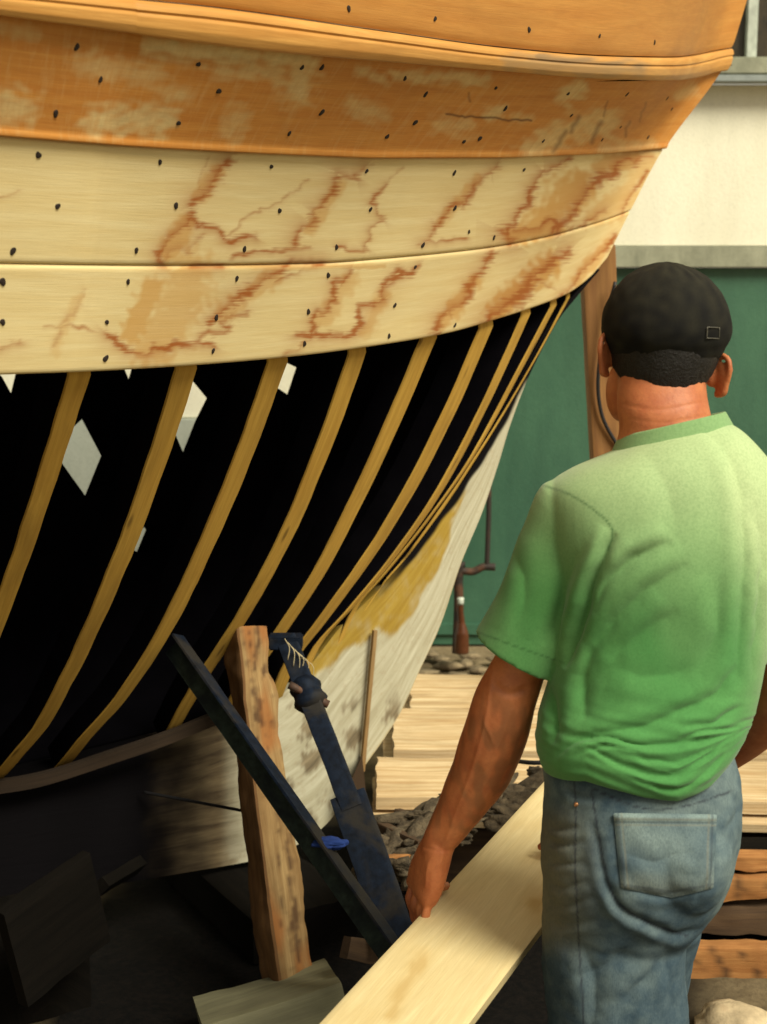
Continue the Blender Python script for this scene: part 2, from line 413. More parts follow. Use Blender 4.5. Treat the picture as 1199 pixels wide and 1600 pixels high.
# stains on the pale planks: brown tide lines and ochre washes, traced
ST = [  # points, width px, strength, wander
    ([(357, 248), (343, 272), (325, 300), (298, 320)], 9, .95, 6), ([(326, 246), (314, 282), (298, 315)], 2.5, .5, 5),
    ([(300, 336), (268, 368), (246, 402), (256, 413)], 7, .95, 5), ([(296, 336), (316, 345), (336, 357), (358, 371), (400, 372)], 6, .95, 8),
    ([(318, 366), (300, 388), (262, 402)], 7, .6, 6), ([(356, 368), (376, 345), (438, 312), (482, 280)], 2, .45, 6),
    ([(570, 261), (530, 272), (515, 300), (500, 325), (486, 352), (462, 382)], 8, .8, 9), ([(365, 399), (440, 391), (484, 387)], 4, .8, 4),
    ([(604, 288), (582, 312), (592, 350), (575, 378), (560, 392), (528, 386)], 4, .75, 8), ([(630, 262), (604, 288)], 2, .4, 5),
    ([(502, 411), (448, 413), (420, 434), (386, 458), (360, 478), (330, 502)], 8, .9, 7), ([(300, 416), (346, 416)], 6, .7, 2),
    ([(386, 490), (340, 497), (352, 520), (310, 532)], 5, .7, 8),
    ([(165, 520), (184, 540), (208, 551), (242, 547), (290, 539), (334, 541)], 6, .95, 5), ([(70, 510), (130, 513), (165, 520)], 2, .5, 6),
    ([(548, 424), (530, 446), (526, 470), (496, 490), (490, 520)], 6, .85, 9), ([(463, 523), (500, 527), (550, 528), (566, 508), (570, 486), (594, 466), (602, 446), (630, 424)], 6, .92, 8),
    ([(-10, 547), (32, 535)], 5, .7, 4), ([(132, 452), (110, 500), (84, 540)], 3, .35, 8), ([(440, 560), (470, 545), (478, 530)], 4, .6, 5),
    ([(778, 257), (752, 275), (737, 300), (708, 325), (680, 355), (660, 380)], 6, .8, 8), ([(655, 381), (690, 376), (728, 372)], 4, .8, 4),
    ([(890, 247), (852, 270), (836, 296), (816, 325), (803, 350), (790, 364), (797, 382)], 7, .95, 6), ([(784, 362), (800, 376)], 13, .85, 4), ([(803, 360), (845, 359), (860, 344), (872, 351), (864, 362)], 5, .95, 4),
    ([(1000, 247), (980, 256), (944, 275), (926, 295), (908, 315), (896, 335), (872, 362)], 8, .9, 6), ([(945, 328), (915, 345), (888, 356)], 5, .7, 6),
    ([(768, 396), (742, 434), (727, 460), (700, 488), (683, 515)], 8, .85, 7), ([(888, 393), (852, 415), (828, 440), (812, 466), (780, 486), (758, 508)], 11, .9, 7),
    ([(962, 368), (930, 400), (902, 430), (876, 465)], 5, .85, 5), ([(655, 414), (622, 426), (598, 452)], 5, .7, 7), ([(1012, 268), (990, 305), (972, 335)], 3, .7, 5),
    ([(960, 262), (975, 250), (1020, 244)], 5, .6, 3), ([(870, 455), (840, 440), (825, 455)], 3, .5, 5), ([(-10, 310), (30, 296)], 2, .5, 4), ([(430, 440), (470, 425), (500, 414)], 3, .6, 5)]
WASH = [([(340, 268), (312, 306)], 13, .6), ([(292, 350), (262, 395)], 16, .8), ([(240, 450), (205, 520)], 22, .85), ([(300, 430), (250, 535)], 42, .62), ([(530, 290), (485, 360)], 11, .6),
        ([(430, 432), (350, 490)], 15, .55), ([(905, 290), (850, 340)], 30, .95), ([(940, 262), (985, 250)], 20, .8), ([(860, 412), (775, 490)], 20, .95), ([(740, 440), (690, 505)], 13, .8), ([(545, 440), (500, 500)], 16, .5),
        ([(600, 460), (570, 520)], 13, .6), ([(800, 368), (870, 355)], 15, .9), ([(950, 380), (900, 440)], 10, .7), ([(120, 470), (85, 550)], 10, .35), ([(980, 300), (930, 340)], 18, .6), ([(745, 280), (690, 345)], 9, .6), ([(1010, 250), (960, 330)], 22, .5), ([(320, 415), (600, 416)], 4, .6)]
STW = [(wob(p, 4, a*1.5, i*3.1), w, s) for i, (p, w, s, a) in enumerate(ST)]
def stain_fn(Pg):
    U, V = proj(Pg); sh = U.shape; U = U.ravel(); V = V.ravel(); st = np.zeros(U.shape); wa = np.zeros(U.shape)
    nz = np.array([mnoise.noise(Vector((a*.09, b*.09, 3))) for a, b in zip(U, V)]); n2 = np.array([mnoise.noise(Vector((a*.02, b*.02, 8))) for a, b in zip(U, V)])
    nf = np.array([mnoise.noise(Vector((a*.035, b*.42, 13))) for a, b in zip(U, V)])
    for p, w, s in STW:
        lo = p.min(0)-40; hi = p.max(0)+40; m = (U > lo[0]) & (U < hi[0]) & (V > lo[1]) & (V < hi[1])
        if not m.any(): continue
        d, sg, t = dist_poly(U[m], V[m], p)
        ww = np.maximum(w*.88*(1+1.0*nz[m]+.9*n2[m]+1.5*nf[m])+1.2, .8); core = np.clip(1-d/np.maximum(ww, .9), 0, 1)**.8
        # a drying edge is sharp on one side, and bleeds away on the other
        bleed = np.exp(-d/(w*1.9))*.42*(sg > 0)+np.exp(-d/(w*1.1))*(.2+.5*np.clip(nf[m], 0, 1))
        v = 1.25*s*np.maximum(core*(.80+.5*n2[m]+.5*nf[m]), bleed)
        st[m] = np.maximum(st[m], np.clip(v, 0, 1))
    for p, w, s in WASH:
        d, sg, t = dist_poly(U, V, p)
        wa = np.maximum(wa, s*sstep(1.25, .45, d/w+nz*.6+n2*.5))
    return {'stain': st.reshape(sh), 'wash': np.clip(wa, 0, 1).reshape(sh)}
BARE = [([(240, 72), (360, 84), (480, 92)], 17, .95), ([(470, 100), (465, 138)], 24, .8), ([(340, 112), (440, 112)], 13, .7), ([(130, 98), (240, 118)], 18, .55), ([(-10, 170), (32, 168)], 24, .8),
        ([(150, 190), (255, 185)], 21, .9), ([(265, 152), (285, 145)], 13, .6), ([(375, 182), (365, 205)], 17, .55), ([(555, 170), (590, 178)], 15, .6), ([(620, 118), (760, 124)], 9, .75), ([(690, 195), (730, 196)], 15, .5),
        ([(766, 178), (780, 172)], 11, .8), ([(885, 150), (905, 138)], 13, .85), ([(830, 236), (880, 205), (950, 190)], 18, .8), ([(940, 232), (1020, 225)], 9, .5), ([(1080, 140), (1060, 150)], 10, .5), ([(0, 45), (60, 55)], 9, .4), ([(800, 180), (830, 185)], 6, .4), ([(560, 110), (600, 125)], 8, .6)]
OST = [([(905, 182), (893, 205)], 6, .6), ([(940, 190), (925, 222)], 6, .6), ([(885, 205), (865, 236)], 6, .6), ([(985, 190), (978, 212)], 4, .5), ([(698, 178), (750, 184), (800, 186), (830, 188)], 3, .95), ([(733, 145), (735, 158)], 3, .6), ([(950, 158), (944, 182)], 3, .5), ([(1010, 160), (1000, 190)], 3, .4)]
def bare_fn(Pg):
    U, V = proj(Pg); sh = U.shape; U = U.ravel(); V = V.ravel(); ba = np.zeros(U.shape); st = np.zeros(U.shape)
    nz = np.array([mnoise.noise(Vector((a*.05, b*.09, 3))) for a, b in zip(U, V)])
    for p, w, s in BARE:
        d, sg, t = dist_poly(U, V, p); ba = np.maximum(ba, s*sstep(1.9, .0, d/w+nz*1.0))
    for i, (p, w, s) in enumerate(OST):
        d, sg, t = dist_poly(U, V, wob(p, 3, 4, i)); st = np.maximum(st, s*np.clip(1-d/w, 0, 1))
    # the bottom edge of the upper planking is darkened where it meets the lip
    return {'bare': ba.reshape(sh), 'stain': st.reshape(sh), 'wash': np.zeros(sh)}
def rail_fn(Pg):
    U, V = proj(Pg); sh = U.shape; U = U.ravel(); V = V.ravel()
    d, sg, t = dist_poly(U, V, [(800, 97), (1000, 108)]); nz = np.array([mnoise.noise(Vector((a*.03, b*.12, 3))) for a, b in zip(U, V)])
    wa = sstep(1.6, .4, d/13+nz*1.2)*.8
    d, sg, t = dist_poly(U, V, [(845, 88), (1000, 103)])
    st = sstep(1.2, .2, d/6+nz*1.5)*.55
    return {'stain': st.reshape(sh), 'wash': wa.reshape(sh)}
def rail_prof(q):      # q from lower to upper edge
    pts_q = [0, .03, .10, .35, .62, .70, .76, .85, .95, 1]; pts_d = [.001, .014, .018, .020, .017, .012, .015, .013, .009, .003]
    return float(np.interp(q, pts_q, pts_d))
def orange_prof(q):
    return float(np.interp(q, [0, .012, .03, .045, .065, .09, 1], [.003, .008, .009, .008, .005, .004, .001]))
bulwark = strake('bulwark_planking', 0, 1, 24, .004, M['bulwark'], boat)
bulwark['label'] = 'smooth orange varnished upper planking'
rail = strake('rub_rail', 1, 2, 26, 0, M['rail'], boat, rail_fn, rail_prof, thick=.05); rail['label'] = 'rounded light orange rub rail'
p_or = strake('strake', 2, 3, 100, .005, M['orange'], boat, bare_fn, orange_prof); p_or['label'] = 'orange plank with patches sanded pale'
p_up = strake('strake', 3, 4, 100, 0, M['pale'], boat, stain_fn); p_up['label'] = 'upper pale plank with brown water stains'
p_lo = strake('strake', 4, 5, 100, 0, M['pale'], boat, stain_fn); p_lo['label'] = 'lower pale plank with brown water stains'

# iron nails, each sunk in its plank
from mathutils.bvhtree import BVHTree
def bvh_of(o):
    return BVHTree.FromPolygons([v.co.copy() for v in o.data.vertices], [tuple(p.vertices) for p in o.data.polygons])
NAILS = {0: [(545, 13), (680, 29), (827, 46), (937, 56), (1023, 66)],
 2: [(120, 73), (157, 124), (87, 177), (310, 100), (342, 142), (279, 192), (472, 105), (503, 105), (503, 175), (452, 208), (633, 122), (665, 147), (649, 191), (605, 213), (725, 221), (750, 216), (775, 137), (790, 169), (888, 146), (849, 220), (893, 180), (941, 218), (1013, 214), (970, 198), (980, 147), (1043, 153), (1050, 170)],
 3: [(60, 242), (250, 253), (424, 260), (573, 267), (710, 270), (819, 265), (90, 322), (275, 321), (437, 329), (579, 327), (711, 325), (20, 392), (213, 391), (382, 389), (526, 386), (661, 383), (772, 371), (733, 362)],
 4: [(4, 440), (200, 440), (370, 435), (513, 430), (649, 417), (4, 503), (167, 503), (338, 496), (482, 487), (617, 477), (165, 560), (333, 548), (476, 537), (608, 525), (711, 508)]}
for key, o in ((0, bulwark), (2, p_or), (3, p_up), (4, p_lo)):
    bv = bvh_of(o)
    for (u, v) in NAILS[key]:
        d = Vector(ray(u, v)).normalized(); hit, nrm, idx, dist = bv.ray_cast(Vector((0, 0, CH)), d)
        if hit is None: continue
        if nrm.dot(d) > 0: nrm = -nrm
        hit = hit+(-d if 0 else nrm)*0
        r = random.uniform(.0032, .0050); a = nrm.orthogonal().normalized(); b2 = nrm.cross(a)
        V = []; n_ = 14
        prof = [(1.25, -.0004), (1.0, .0012), (.7, .0006), (.25, .0014), (0, .0014)]
        for k, (rr, hh) in enumerate(prof[:-1]):
            for j in range(n_):
                g = 2*math.pi*j/n_; w_ = 1+.18*math.sin(2*g+u)+.1*math.sin(3*g+v)
                V.append(hit+(a*math.cos(g)+b2*math.sin(g)*1.15)*r*rr*w_+nrm*(hh+.0006))
        V.append(hit+nrm*.002)
        f = gridfaces(len(prof)-1, n_, closed=True)+[((len(prof)-2)*n_+j, (len(prof)-2)*n_+(j+1) % n_, (len(prof)-1)*n_) for j in range(n_)]
        obj('nail', V, f, M['nail'], o)

# frames, traced down to the rabbet
RAB = [(935, 420), (893, 465), (862, 502), (817, 583), (779, 662), (740, 727), (696, 792), (650, 854), (596, 917), (533, 979), (487, 1037), (430, 1092), (330, 1137), (200, 1175), (80, 1203), (-60, 1232), (-300, 1275)]
RABS = smooth_path(RAB, 400)
FR = [[(125, 587), (60, 790), (-8, 985), (-75, 1120), (-190, 1254)],
 [(293, 577), (248, 715), (200, 850), (140, 990), (75, 1120), (20, 1190), (-10, 1222)],
 [(436, 566), (385, 705), (322, 855), (262, 980), (195, 1085), (130, 1160), (96, 1200)],
 [(560, 552), (520, 665), (470, 790), (420, 892), (368, 982), (310, 1070), (262, 1158)],
 [(671, 530), (622, 645), (560, 780), (500, 895), (432, 998), (378, 1075), (352, 1130)],
 [(761, 512), (705, 640), (640, 768), (570, 880), (500, 976), (455, 1035), (430, 1095)],
 [(823, 492), (765, 620), (695, 755), (622, 862), (548, 952), (500, 1005), (470, 1066)],
 [(866, 478), (812, 580), (738, 715), (670, 812), (600, 900), (558, 948), (532, 1003)],
 [(889, 466), (838, 560), (772, 672), (705, 775), (640, 865), (600, 912), (570, 955)]]
HT = [float(np.interp(s, *H5)) for s in (-1.2, -.95, -.70, -.45, -.20, .05, .30, .51, .64)]
NT = 40
FP = []
for k, p in enumerate(FR):
    px = smooth_path(p, NT); vt, vb = px[0, 1], px[-1, 1]
    t = np.clip((vb-px[:, 1])/(vb-vt), 0, 1)
    gam = lerp(.62, .85, k/8)
    h = .045+(HT[k]-.032-.045)*t**gam
    hk = HT[k]
    for _ in range(8):
        hk = .5*hk+.5*(float(half(5, np.array([sC(onC(*px[0], hk))]))[0])-.034)
    h = .045+(hk-.045)*t**gam
    FP.append(np.array([onC(u, v, hh) for (u, v), hh in zip(px, h)]))
FP = np.array(FP)                                   # 9 x NT x 3
hFP = -((FP-S0)@ND)
ext = []
for j in range(14, 0, -1):
    q = FP[0].copy(); hs = half(5, np.array([-1.2-.25*j]))[0]/half(5, np.array([-1.2]))[0]
    hh = hFP[0]*(1+(hs-1)*np.linspace(1, 0, NT)**.5)
    q = q-BD*.25*j-ND*(hh-hFP[0])[:, None]
    ext.append(q)
stemcol = np.array([onC(*p, .05) for p in smooth_path(RAB[:11], NT)])
ALL = np.concatenate([np.array(ext), FP, stemcol[None]])          # frame index x t
NE = len(ext)
def lower(i, t):
    """point on the underwater surface at fractional frame index i and row array t (0 top .. NT-1)"""
    i0 = int(np.clip(math.floor(i), 1, len(ALL)-3)); f = i-i0
    p0, p1, p2, p3 = ALL[i0-1], ALL[i0], ALL[i0+1], ALL[i0+2]
    P = p1+.5*f*((p2-p0)+f*(2*p0-5*p1+4*p2-p3+f*(3*(p1-p2)+p3-p0)))
    return P
w0 = .052
for k in range(-4, 9):
    P = ALL[NE+k]; i = NE+k
    T = (ALL[min(i+1, len(ALL)-1)]-ALL[i-1]); T = T/np.linalg.norm(T, axis=1, keepdims=True)
    D = np.gradient(P, axis=0); D /= np.linalg.norm(D, axis=1, keepdims=True)
    O = np.cross(T, D); O *= np.sign((O*-ND).sum(1))[:, None]; O /= np.linalg.norm(O, axis=1, keepdims=True)
    ua, va = proj(P[3]+T[3]*.02); ub, vb_ = proj(P[3]-T[3]*.02); pm = abs(ua-ub)/.04
    w = [38, 37, 34, 31, 29, 24, 15, 10, 5][max(k, 0)]/pm if k >= 0 else w0
    w0 = w if k >= 0 else w0
    # carry the frame up behind the planking
    up = P[0]-D[0]*.10+O[0]*-.035; up2 = P[0]-D[0]*.05+O[0]*-.015
    PP = np.vstack([up, up2, P]); TT = np.vstack([T[:1], T[:1], T]); OO = np.vstack([O[:1], O[:1], O])
    n_ = len(PP); V = []; uv = []
    L = np.r_[0, np.cumsum(np.linalg.norm(np.diff(PP, axis=0), axis=1))]
    ww = .95*w*(1-.46*np.linspace(0, 1, n_)**1.3)
    sec = [(-.5, -.004), (-.47, -.0005), (-.2, 0), (.2, 0), (.47, -.0005), (.5, -.004), (.5, -.06), (-.5, -.06)]
    for a in range(n_):
        jg = .0025*fbm(PP[a][0]*6+k, PP[a][1]*6, PP[a][2]*6); je = [.0022*fbm(PP[a][0]*14+k+9*z_, PP[a][1]*14, PP[a][2]*14) for z_ in (0, 1)]
        for (x, d) in sec:
            V.append(PP[a]+TT[a]*(x*ww[a]+jg+je[int(x > 0)]*min(1, abs(x)*2))+OO[a]*(d-(.012 if a < 2 else .0))); uv.append((L[a]+k*2.1, x*w*1.0+k*.43))
    m = len(sec); f = gridfaces(n_, m, closed=True); midx = [0 if (q % m) in (0, 1, 2, 3, 4) else 1 for q in range(len(f))]
    f += [tuple(range(m)), tuple((n_-1)*m+j for j in range(m-1, -1, -1))]; midx += [1, 1]
    o = obj('frame', V, f, [M['frame'], M['hull_shade']], boat, uv, None, True, midx)
    bm = bmesh.new(); bm.from_mesh(o.data); bmesh.ops.recalc_face_normals(bm, faces=bm.faces); bm.to_mesh(o.data); bm.free(); sharp(o, 35)

# the far side of the boat, planked, its inner shade painted near black, with four planks' ends missing where daylight comes through
def mirror(P):
    h = -((P-S0)@ND); return P+ND*(2*h)[..., None]
LG = np.array([lower(i, None) for i in np.arange(1, len(ALL)-1.001, .5)])      # ni x NT x 3
fl = np.transpose(LG, (1, 0, 2))
cols2 = np.r_[-3.2, -2.5, -2, -1.5, -1, -.6, -.3, np.linspace(0, 1, 60)]
upg = np.concatenate([hull_grid(r, r+1, cols2, np.array([1, .66, .33]) if r < 4 else np.array([1, .66, .33, 0.])) for r in (0, 1, 2, 3, 4)])
def shell(name, Pg, mat, label, out=.0):
    Pm = mirror(Pg)
    Pm = Pm+ND*out
    return Pm
HOLES = [[(80, 700), (128, 655), (158, 712), (133, 774)], [(262, 650), (300, 594), (323, 622), (305, 658), (286, 706)], [(425, 600), (438, 562), (463, 574), (449, 616)],
         [(185, 560), (192, 570), (201, 592), (210, 560)], [(-12, 570), (4, 590), (17, 614), (30, 560)], [(205, 858), (214, 862), (228, 828), (225, 823)]]
def far_side(name, Pg, label):
    nr, nc = Pg.shape[:2]
    V = Pg.reshape(-1, 3); f = gridfaces(nr, nc)
    o = obj(name, V, f, M['hull_shade'], None, np.tile([0., 0.], (len(V), 1)))
    md = o.modifiers.new('s', 'SOLIDIFY'); md.thickness = .025; md.offset = 0
    cuts = []
    for H in HOLES:
        n = len(H); vs = [ray(u, v)*3.0+np.array([0, 0, CH]) for u, v in H]+[ray(u, v)*8.5+np.array([0, 0, CH]) for u, v in H]
        ff = [tuple(range(n)), tuple(range(2*n-1, n-1, -1))]+[(i, i+n, (i+1) % n+n, (i+1) % n) for i in range(n)]
        c = obj('cut', vs, ff, M['hull_shade'], None, None, None, False)
        bm = bmesh.new(); bm.from_mesh(c.data); bmesh.ops.recalc_face_normals(bm, faces=bm.faces); bm.to_mesh(c.data); bm.free()
        b = o.modifiers.new('b', 'BOOLEAN'); b.operation = 'DIFFERENCE'; b.object = c; b.solver = 'EXACT'; cuts.append(c)
    dg = bpy.context.evaluated_depsgraph_get(); me = bpy.data.meshes.new_from_object(o.evaluated_get(dg))
    o.modifiers.clear(); o.data = me; me.name = name
    for c in cuts:
        cm = c.data; bpy.data.objects.remove(c); bpy.data.meshes.remove(cm)
    o.parent = boat; o.matrix_parent_inverse = boat.matrix_world.inverted(); o['label'] = label
    return o
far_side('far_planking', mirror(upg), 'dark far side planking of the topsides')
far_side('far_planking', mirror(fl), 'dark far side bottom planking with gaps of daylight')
# unseen deck, added over the hull to keep light out of it
top_n = row_pts(1, col_s(1, cols2)); dk = np.stack([lerp(top_n, mirror(top_n), q) for q in np.linspace(.02, .98, 7)])
thick_grid('light_block_deck', dk-np.array([0, 0, .02]), .03, M['hull_shade'], boat)
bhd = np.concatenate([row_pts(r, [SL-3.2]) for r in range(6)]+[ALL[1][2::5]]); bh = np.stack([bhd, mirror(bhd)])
thick_grid('hull_shade_bulkhead', bh, .03, M['hull_shade'], boat)

# stem and forefoot timber, painted white with a bare yellow patch
def strip_mat():
    m, nt, b = newmat('stem_paint')
    n1 = noise(nt, mapped(nt, 'UV', (3, 26, 1)), 1.5, 7, .65, .5); n2 = noise(nt, mapped(nt, 'Object', (1, 1, 1)), 45, 4, .7)
    white = mix(nt, fr(nt, n1, .35, .62), (.50, .485, .37), (.36, .335, .235)); white = mix(nt, fr(nt, n2, .55, .75, 0, .4), white, (.30, .22, .13))
    yel = mix(nt, fr(nt, n1, .35, .65), (.36, .25, .05), (.28, .18, .03))
    brn = mix(nt, fr(nt, n1, .35, .65), (.20, .14, .07), (.06, .035, .018))
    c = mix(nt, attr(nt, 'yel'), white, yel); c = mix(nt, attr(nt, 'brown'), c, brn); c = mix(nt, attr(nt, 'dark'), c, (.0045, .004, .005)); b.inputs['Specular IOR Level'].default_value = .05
    nt.links.new(c, b.inputs['Base Color']); b.inputs['Roughness'].default_value = .75; bump(nt, b, n1, .35, .004); return m
M['stem'] = strip_mat()
OUT = [(938, 421), (898, 468), (869, 506), (826, 590), (799, 660), (779, 725), (754, 800), (722, 877), (688, 978), (655, 1050), (629, 1108), (602, 1152), (566, 1203), (508, 1290), (430, 1335), (300, 1362), (100, 1395), (-120, 1432), (-400, 1480)]
# the outer edge of the forefoot, in the centreline plane; aft of it the keel runs level
ns = 300; inn = smooth_path(RAB, ns)
# match parameter: fraction of length
outp = smooth_path(OUT, ns)
ci = np.array([onC(u, v, .045) for u, v in inn]); co = np.array([onC(u, v, .045) for u, v in outp])
q = np.linspace(0, 1, 60)[:, None, None]; G = ci[None]*(1-q)+co[None]*q
tail = [G[:, -1:]-BD*d for d in (3, 2, 1.)]
G = np.concatenate([G]+tail[::-1], axis=1)
U, V = proj(G); sh = U.shape; Uf, Vf = U.ravel(), V.ravel()
nz = np.array([mnoise.noise(Vector((a*.03, b*.03, 3))) for a, b in zip(Uf, Vf)]).reshape(sh); nz2 = np.array([mnoise.noise(Vector((a*.1, b*.1, 7))) for a, b in zip(Uf, Vf)]).reshape(sh)
def inpoly(U, V, poly):
    c = np.zeros(U.shape, bool); n = len(poly)
    for i in range(n):
        x1, y1 = poly[i]; x2, y2 = poly[(i+1) % n]
        m = ((y1 > V) != (y2 > V)); c ^= m & (U < (x2-x1)*(V-y1)/((y2-y1) if y2 != y1 else 1e-9)+x1)
    return c
Uw, Vw = U+nz*14+nz2*8, V+nz2*10
yel = inpoly(Uw, Vw, [(740, 715), (716, 778), (702, 833), (690, 875), (676, 906), (648, 925), (646, 958), (612, 996), (588, 972), (579, 996), (546, 1012), (500, 1050), (470, 1070), (440, 1060), (560, 920), (690, 760)]).astype(float)
for _ in range(5): yel = (np.roll(yel, 1, 0)+np.roll(yel, -1, 0)+np.roll(yel, 1, 1)+np.roll(yel, -1, 1)+yel)/5
yel = sstep(.12, .62, yel+nz2*.15)*np.clip(.98+nz*.35+nz2*.25, 0, 1)
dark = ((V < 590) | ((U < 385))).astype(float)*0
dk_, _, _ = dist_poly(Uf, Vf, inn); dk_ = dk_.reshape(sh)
dark = np.maximum(np.maximum(sstep(612, 585, V+nz*10), sstep(12, 7, dk_+nz*3)*sstep(560, 640, U)), sstep(420, 215, U+nz*30+nz2*8))  # dark band at top and rabbet; boat's shade painted near black aft
brown = np.maximum(sstep(.15, .45, nz+.4*nz2)*sstep(1060, 1120, V)*.75, sstep(400, 330, U)*.8)  # brown stains low down, plus a dim shade tone painted in aft
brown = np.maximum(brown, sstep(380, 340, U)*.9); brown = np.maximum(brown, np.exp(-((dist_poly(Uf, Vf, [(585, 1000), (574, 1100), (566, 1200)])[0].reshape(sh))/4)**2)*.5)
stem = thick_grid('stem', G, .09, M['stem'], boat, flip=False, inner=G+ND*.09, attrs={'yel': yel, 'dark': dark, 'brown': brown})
stem['label'] = 'white painted stem timber with a bare yellow patch'
bm = bmesh.new(); bm.from_mesh(stem.data); bmesh.ops.recalc_face_normals(bm, faces=bm.faces); bm.to_mesh(stem.data); bm.free()
# garboard batten sprung along the rabbet, and a lath tacked up the forefoot
bt = [onC(u, v, h) for u, v, h in ((-40, 1232, .10), (60, 1216, .10), (180, 1178, .12), (262, 1150, .13), (340, 1118, .15))]
btp = smooth_path(bt, 30); V = []; f = []
V = np.stack([btp+np.array([0, 0, z]) for z in (-.016, .016)])
thick_grid('batten', V, .02, M['batten'], boat, flip=True)
l0, l1 = onC(586, 985, .065), onC(566, 1205, .065)
beam('lath', l0, l1, .012, .012, M['post'], boat, side=BD, rough=.001)

# ------------------------------------------------------------------ ground
def ground_mat():
    m, nt, b = newmat('yard_earth')
    v = mapped(nt, 'Object', (1, 1, 1)); n1 = noise(nt, v, 3.5, 9, .7, .4); n2 = noise(nt, v, 60, 5, .7); n3 = noise(nt, v, .8, 4, .6, .6)
    c = ramp(nt, n1, [(.3, (.07, .055, .035)), (.5, (.20, .155, .09)), (.7, (.34, .27, .16))])
    c = mix(nt, fr(nt, n2, .45, .7, 0, .5), c, (.08, .06, .04)); ground_shade = attr(nt, 'ground_shade'); c = mix(nt, ground_shade, c, mix(nt, fr(nt, n2, .4, .7), (.004, .004, .004), (.010, .008, .007)))
    nt.links.new(c, b.inputs['Base Color']); b.inputs['Roughness'].default_value = 1; b.inputs['Specular IOR Level'].default_value = .08; bump(nt, b, n1, .6, .03); return m
M['earth'] = ground_mat()
g1 = np.concatenate([[-60, -30, -15, -8, -5], np.linspace(-3.2, 3.2, 130), [5, 8, 15, 30, 60]]); g2 = np.concatenate([[-20, -8, -3, 0], np.linspace(1, 7.2, 130), [9, 14, 25, 60]])
GX, GY = np.meshgrid(g1, g2); GZ = np.array([[.018*fbm(x*2.2, y*2.2, 1)+.008*fbm(x*9, y*9, 2) if abs(x) < 4 and 0 < y < 6.6 else 0 for x in g1] for y in g2])
ground_shade = np.array([[float(np.clip(1.5-max(0, (x-.45)/.5)-max(0, (y-4.4)/.6)-1.6*max(0, min(1, (-.72-x)/.15))+.7*fbm(x*2, y*2, 5), 0, 1)) for x in g1] for y in g2])  # painted shade: earth goes near black under and around the hull
G = np.stack([GX, GY, GZ-.01], -1)
o = obj('ground', G.reshape(-1, 3), gridfaces(*GX.shape), M['earth'], None, None, {'ground_shade': ground_shade}); setp(o, kind='structure')

# ------------------------------------------------------------------ background building, 6.7 m away
WY = 6.75
def wall_mat(name, c1, c2, sc_=6, streak=.3, rough=.9):
    m, nt, b = newmat(name); v = mapped(nt, 'Object', (1, 1, .5)); n1 = noise(nt, v, sc_, 8, .7, .3); n2 = noise(nt, mapped(nt, 'Object', (1, 1, 1)), 90, 4, .7)
    n3 = noise(nt, mapped(nt, 'Object', (7, 7, .7)), 1, 5, .6, .4)
    c = mix(nt, fr(nt, n1, .35, .65), c1, c2); c = mix(nt, fr(nt, n3, .45, .75, 0, streak), c, sc(c2, .6)); c = mix(nt, fr(nt, n2, .5, .75, 0, .3), c, sc(c2, .6))
    nt.links.new(c, b.inputs['Base Color']); b.inputs['Roughness'].default_value = rough; bump(nt, b, n2, .35, .004); return m
M['white_wall'] = wall_mat('white_render', (.90, .88, .72), (.82, .80, .63), 3, .20)
M['concrete'] = wall_mat('concrete', (.36, .37, .27), (.24, .25, .18), 14, .4)
M['plinth'] = wall_mat('grey_plinth', (.50, .54, .47), (.42, .46, .40), 9, .25)
M['green'] = wall_mat('green_door_paint', (.055, .150, .090), (.034, .105, .066), 3, .35, .45)
def box(name, lo, hi, mat, parent=None, bev=.004, nx=1):
    lo = np.array(lo, float); hi = np.array(hi, float)
    bm = bmesh.new(); bmesh.ops.create_cube(bm, size=1)
    for v in bm.verts: v.co = Vector([(lo[i]+hi[i])/2+v.co[i]*(hi[i]-lo[i]) for i in range(3)])
    if bev: bmesh.ops.bevel(bm, geom=bm.edges[:], offset=bev, segments=2, affect='EDGES')
    me = bpy.data.meshes.new(name); bm.to_mesh(me); bm.free(); me.materials.append(mat)
    o = bpy.data.objects.new(name, me); C.objects.link(o)
    l = me.uv_layers.new(name='UVMap')
    for p in me.polygons:
        n = [abs(x) for x in p.normal]; ax = n.index(max(n))
        for li in p.loop_indices:
            co = me.vertices[me.loops[li].vertex_index].co
            l.data[li].uv = (co.x if ax != 0 else co.y, co.z if ax != 2 else co.y)
    if parent is not None: o.parent = parent; o.matrix_parent_inverse = parent.matrix_world.inverted()
    else:
        reparent_loc(o, (lo+hi)/2-np.array([0, 0, (hi[2]-lo[2])/2]))
    return o
xl = at(630, 600, WY)[0]
bld = empty('workshop_building', (1.5, WY, 0), 'white rendered workshop with a concrete lintel, a green sheet door and a window above', 'building')
zt = at(900, 132, WY)[2]; zb1 = at(900, 385, WY)[2]; zb2 = at(900, 418, WY)[2]
box('wall', (-9, WY, 1.04), (xl, WY+.25, zb1), M['white_wall'], bld); box('wall', (-9, WY+.003, zb1+.001), (9, WY+.25, zt), M['white_wall'], bld)
box('plinth', (-9, WY-.02, -.3), (xl-.002, WY+.25, 1.038), M['plinth'], bld)
lint = box('lintel', (xl+.001, WY-.015, zb2), (9, WY+.25, zb1), M['concrete'], bld)
dm = empty('x', (0, 0, 0), None, None); bpy.data.objects.remove(dm)
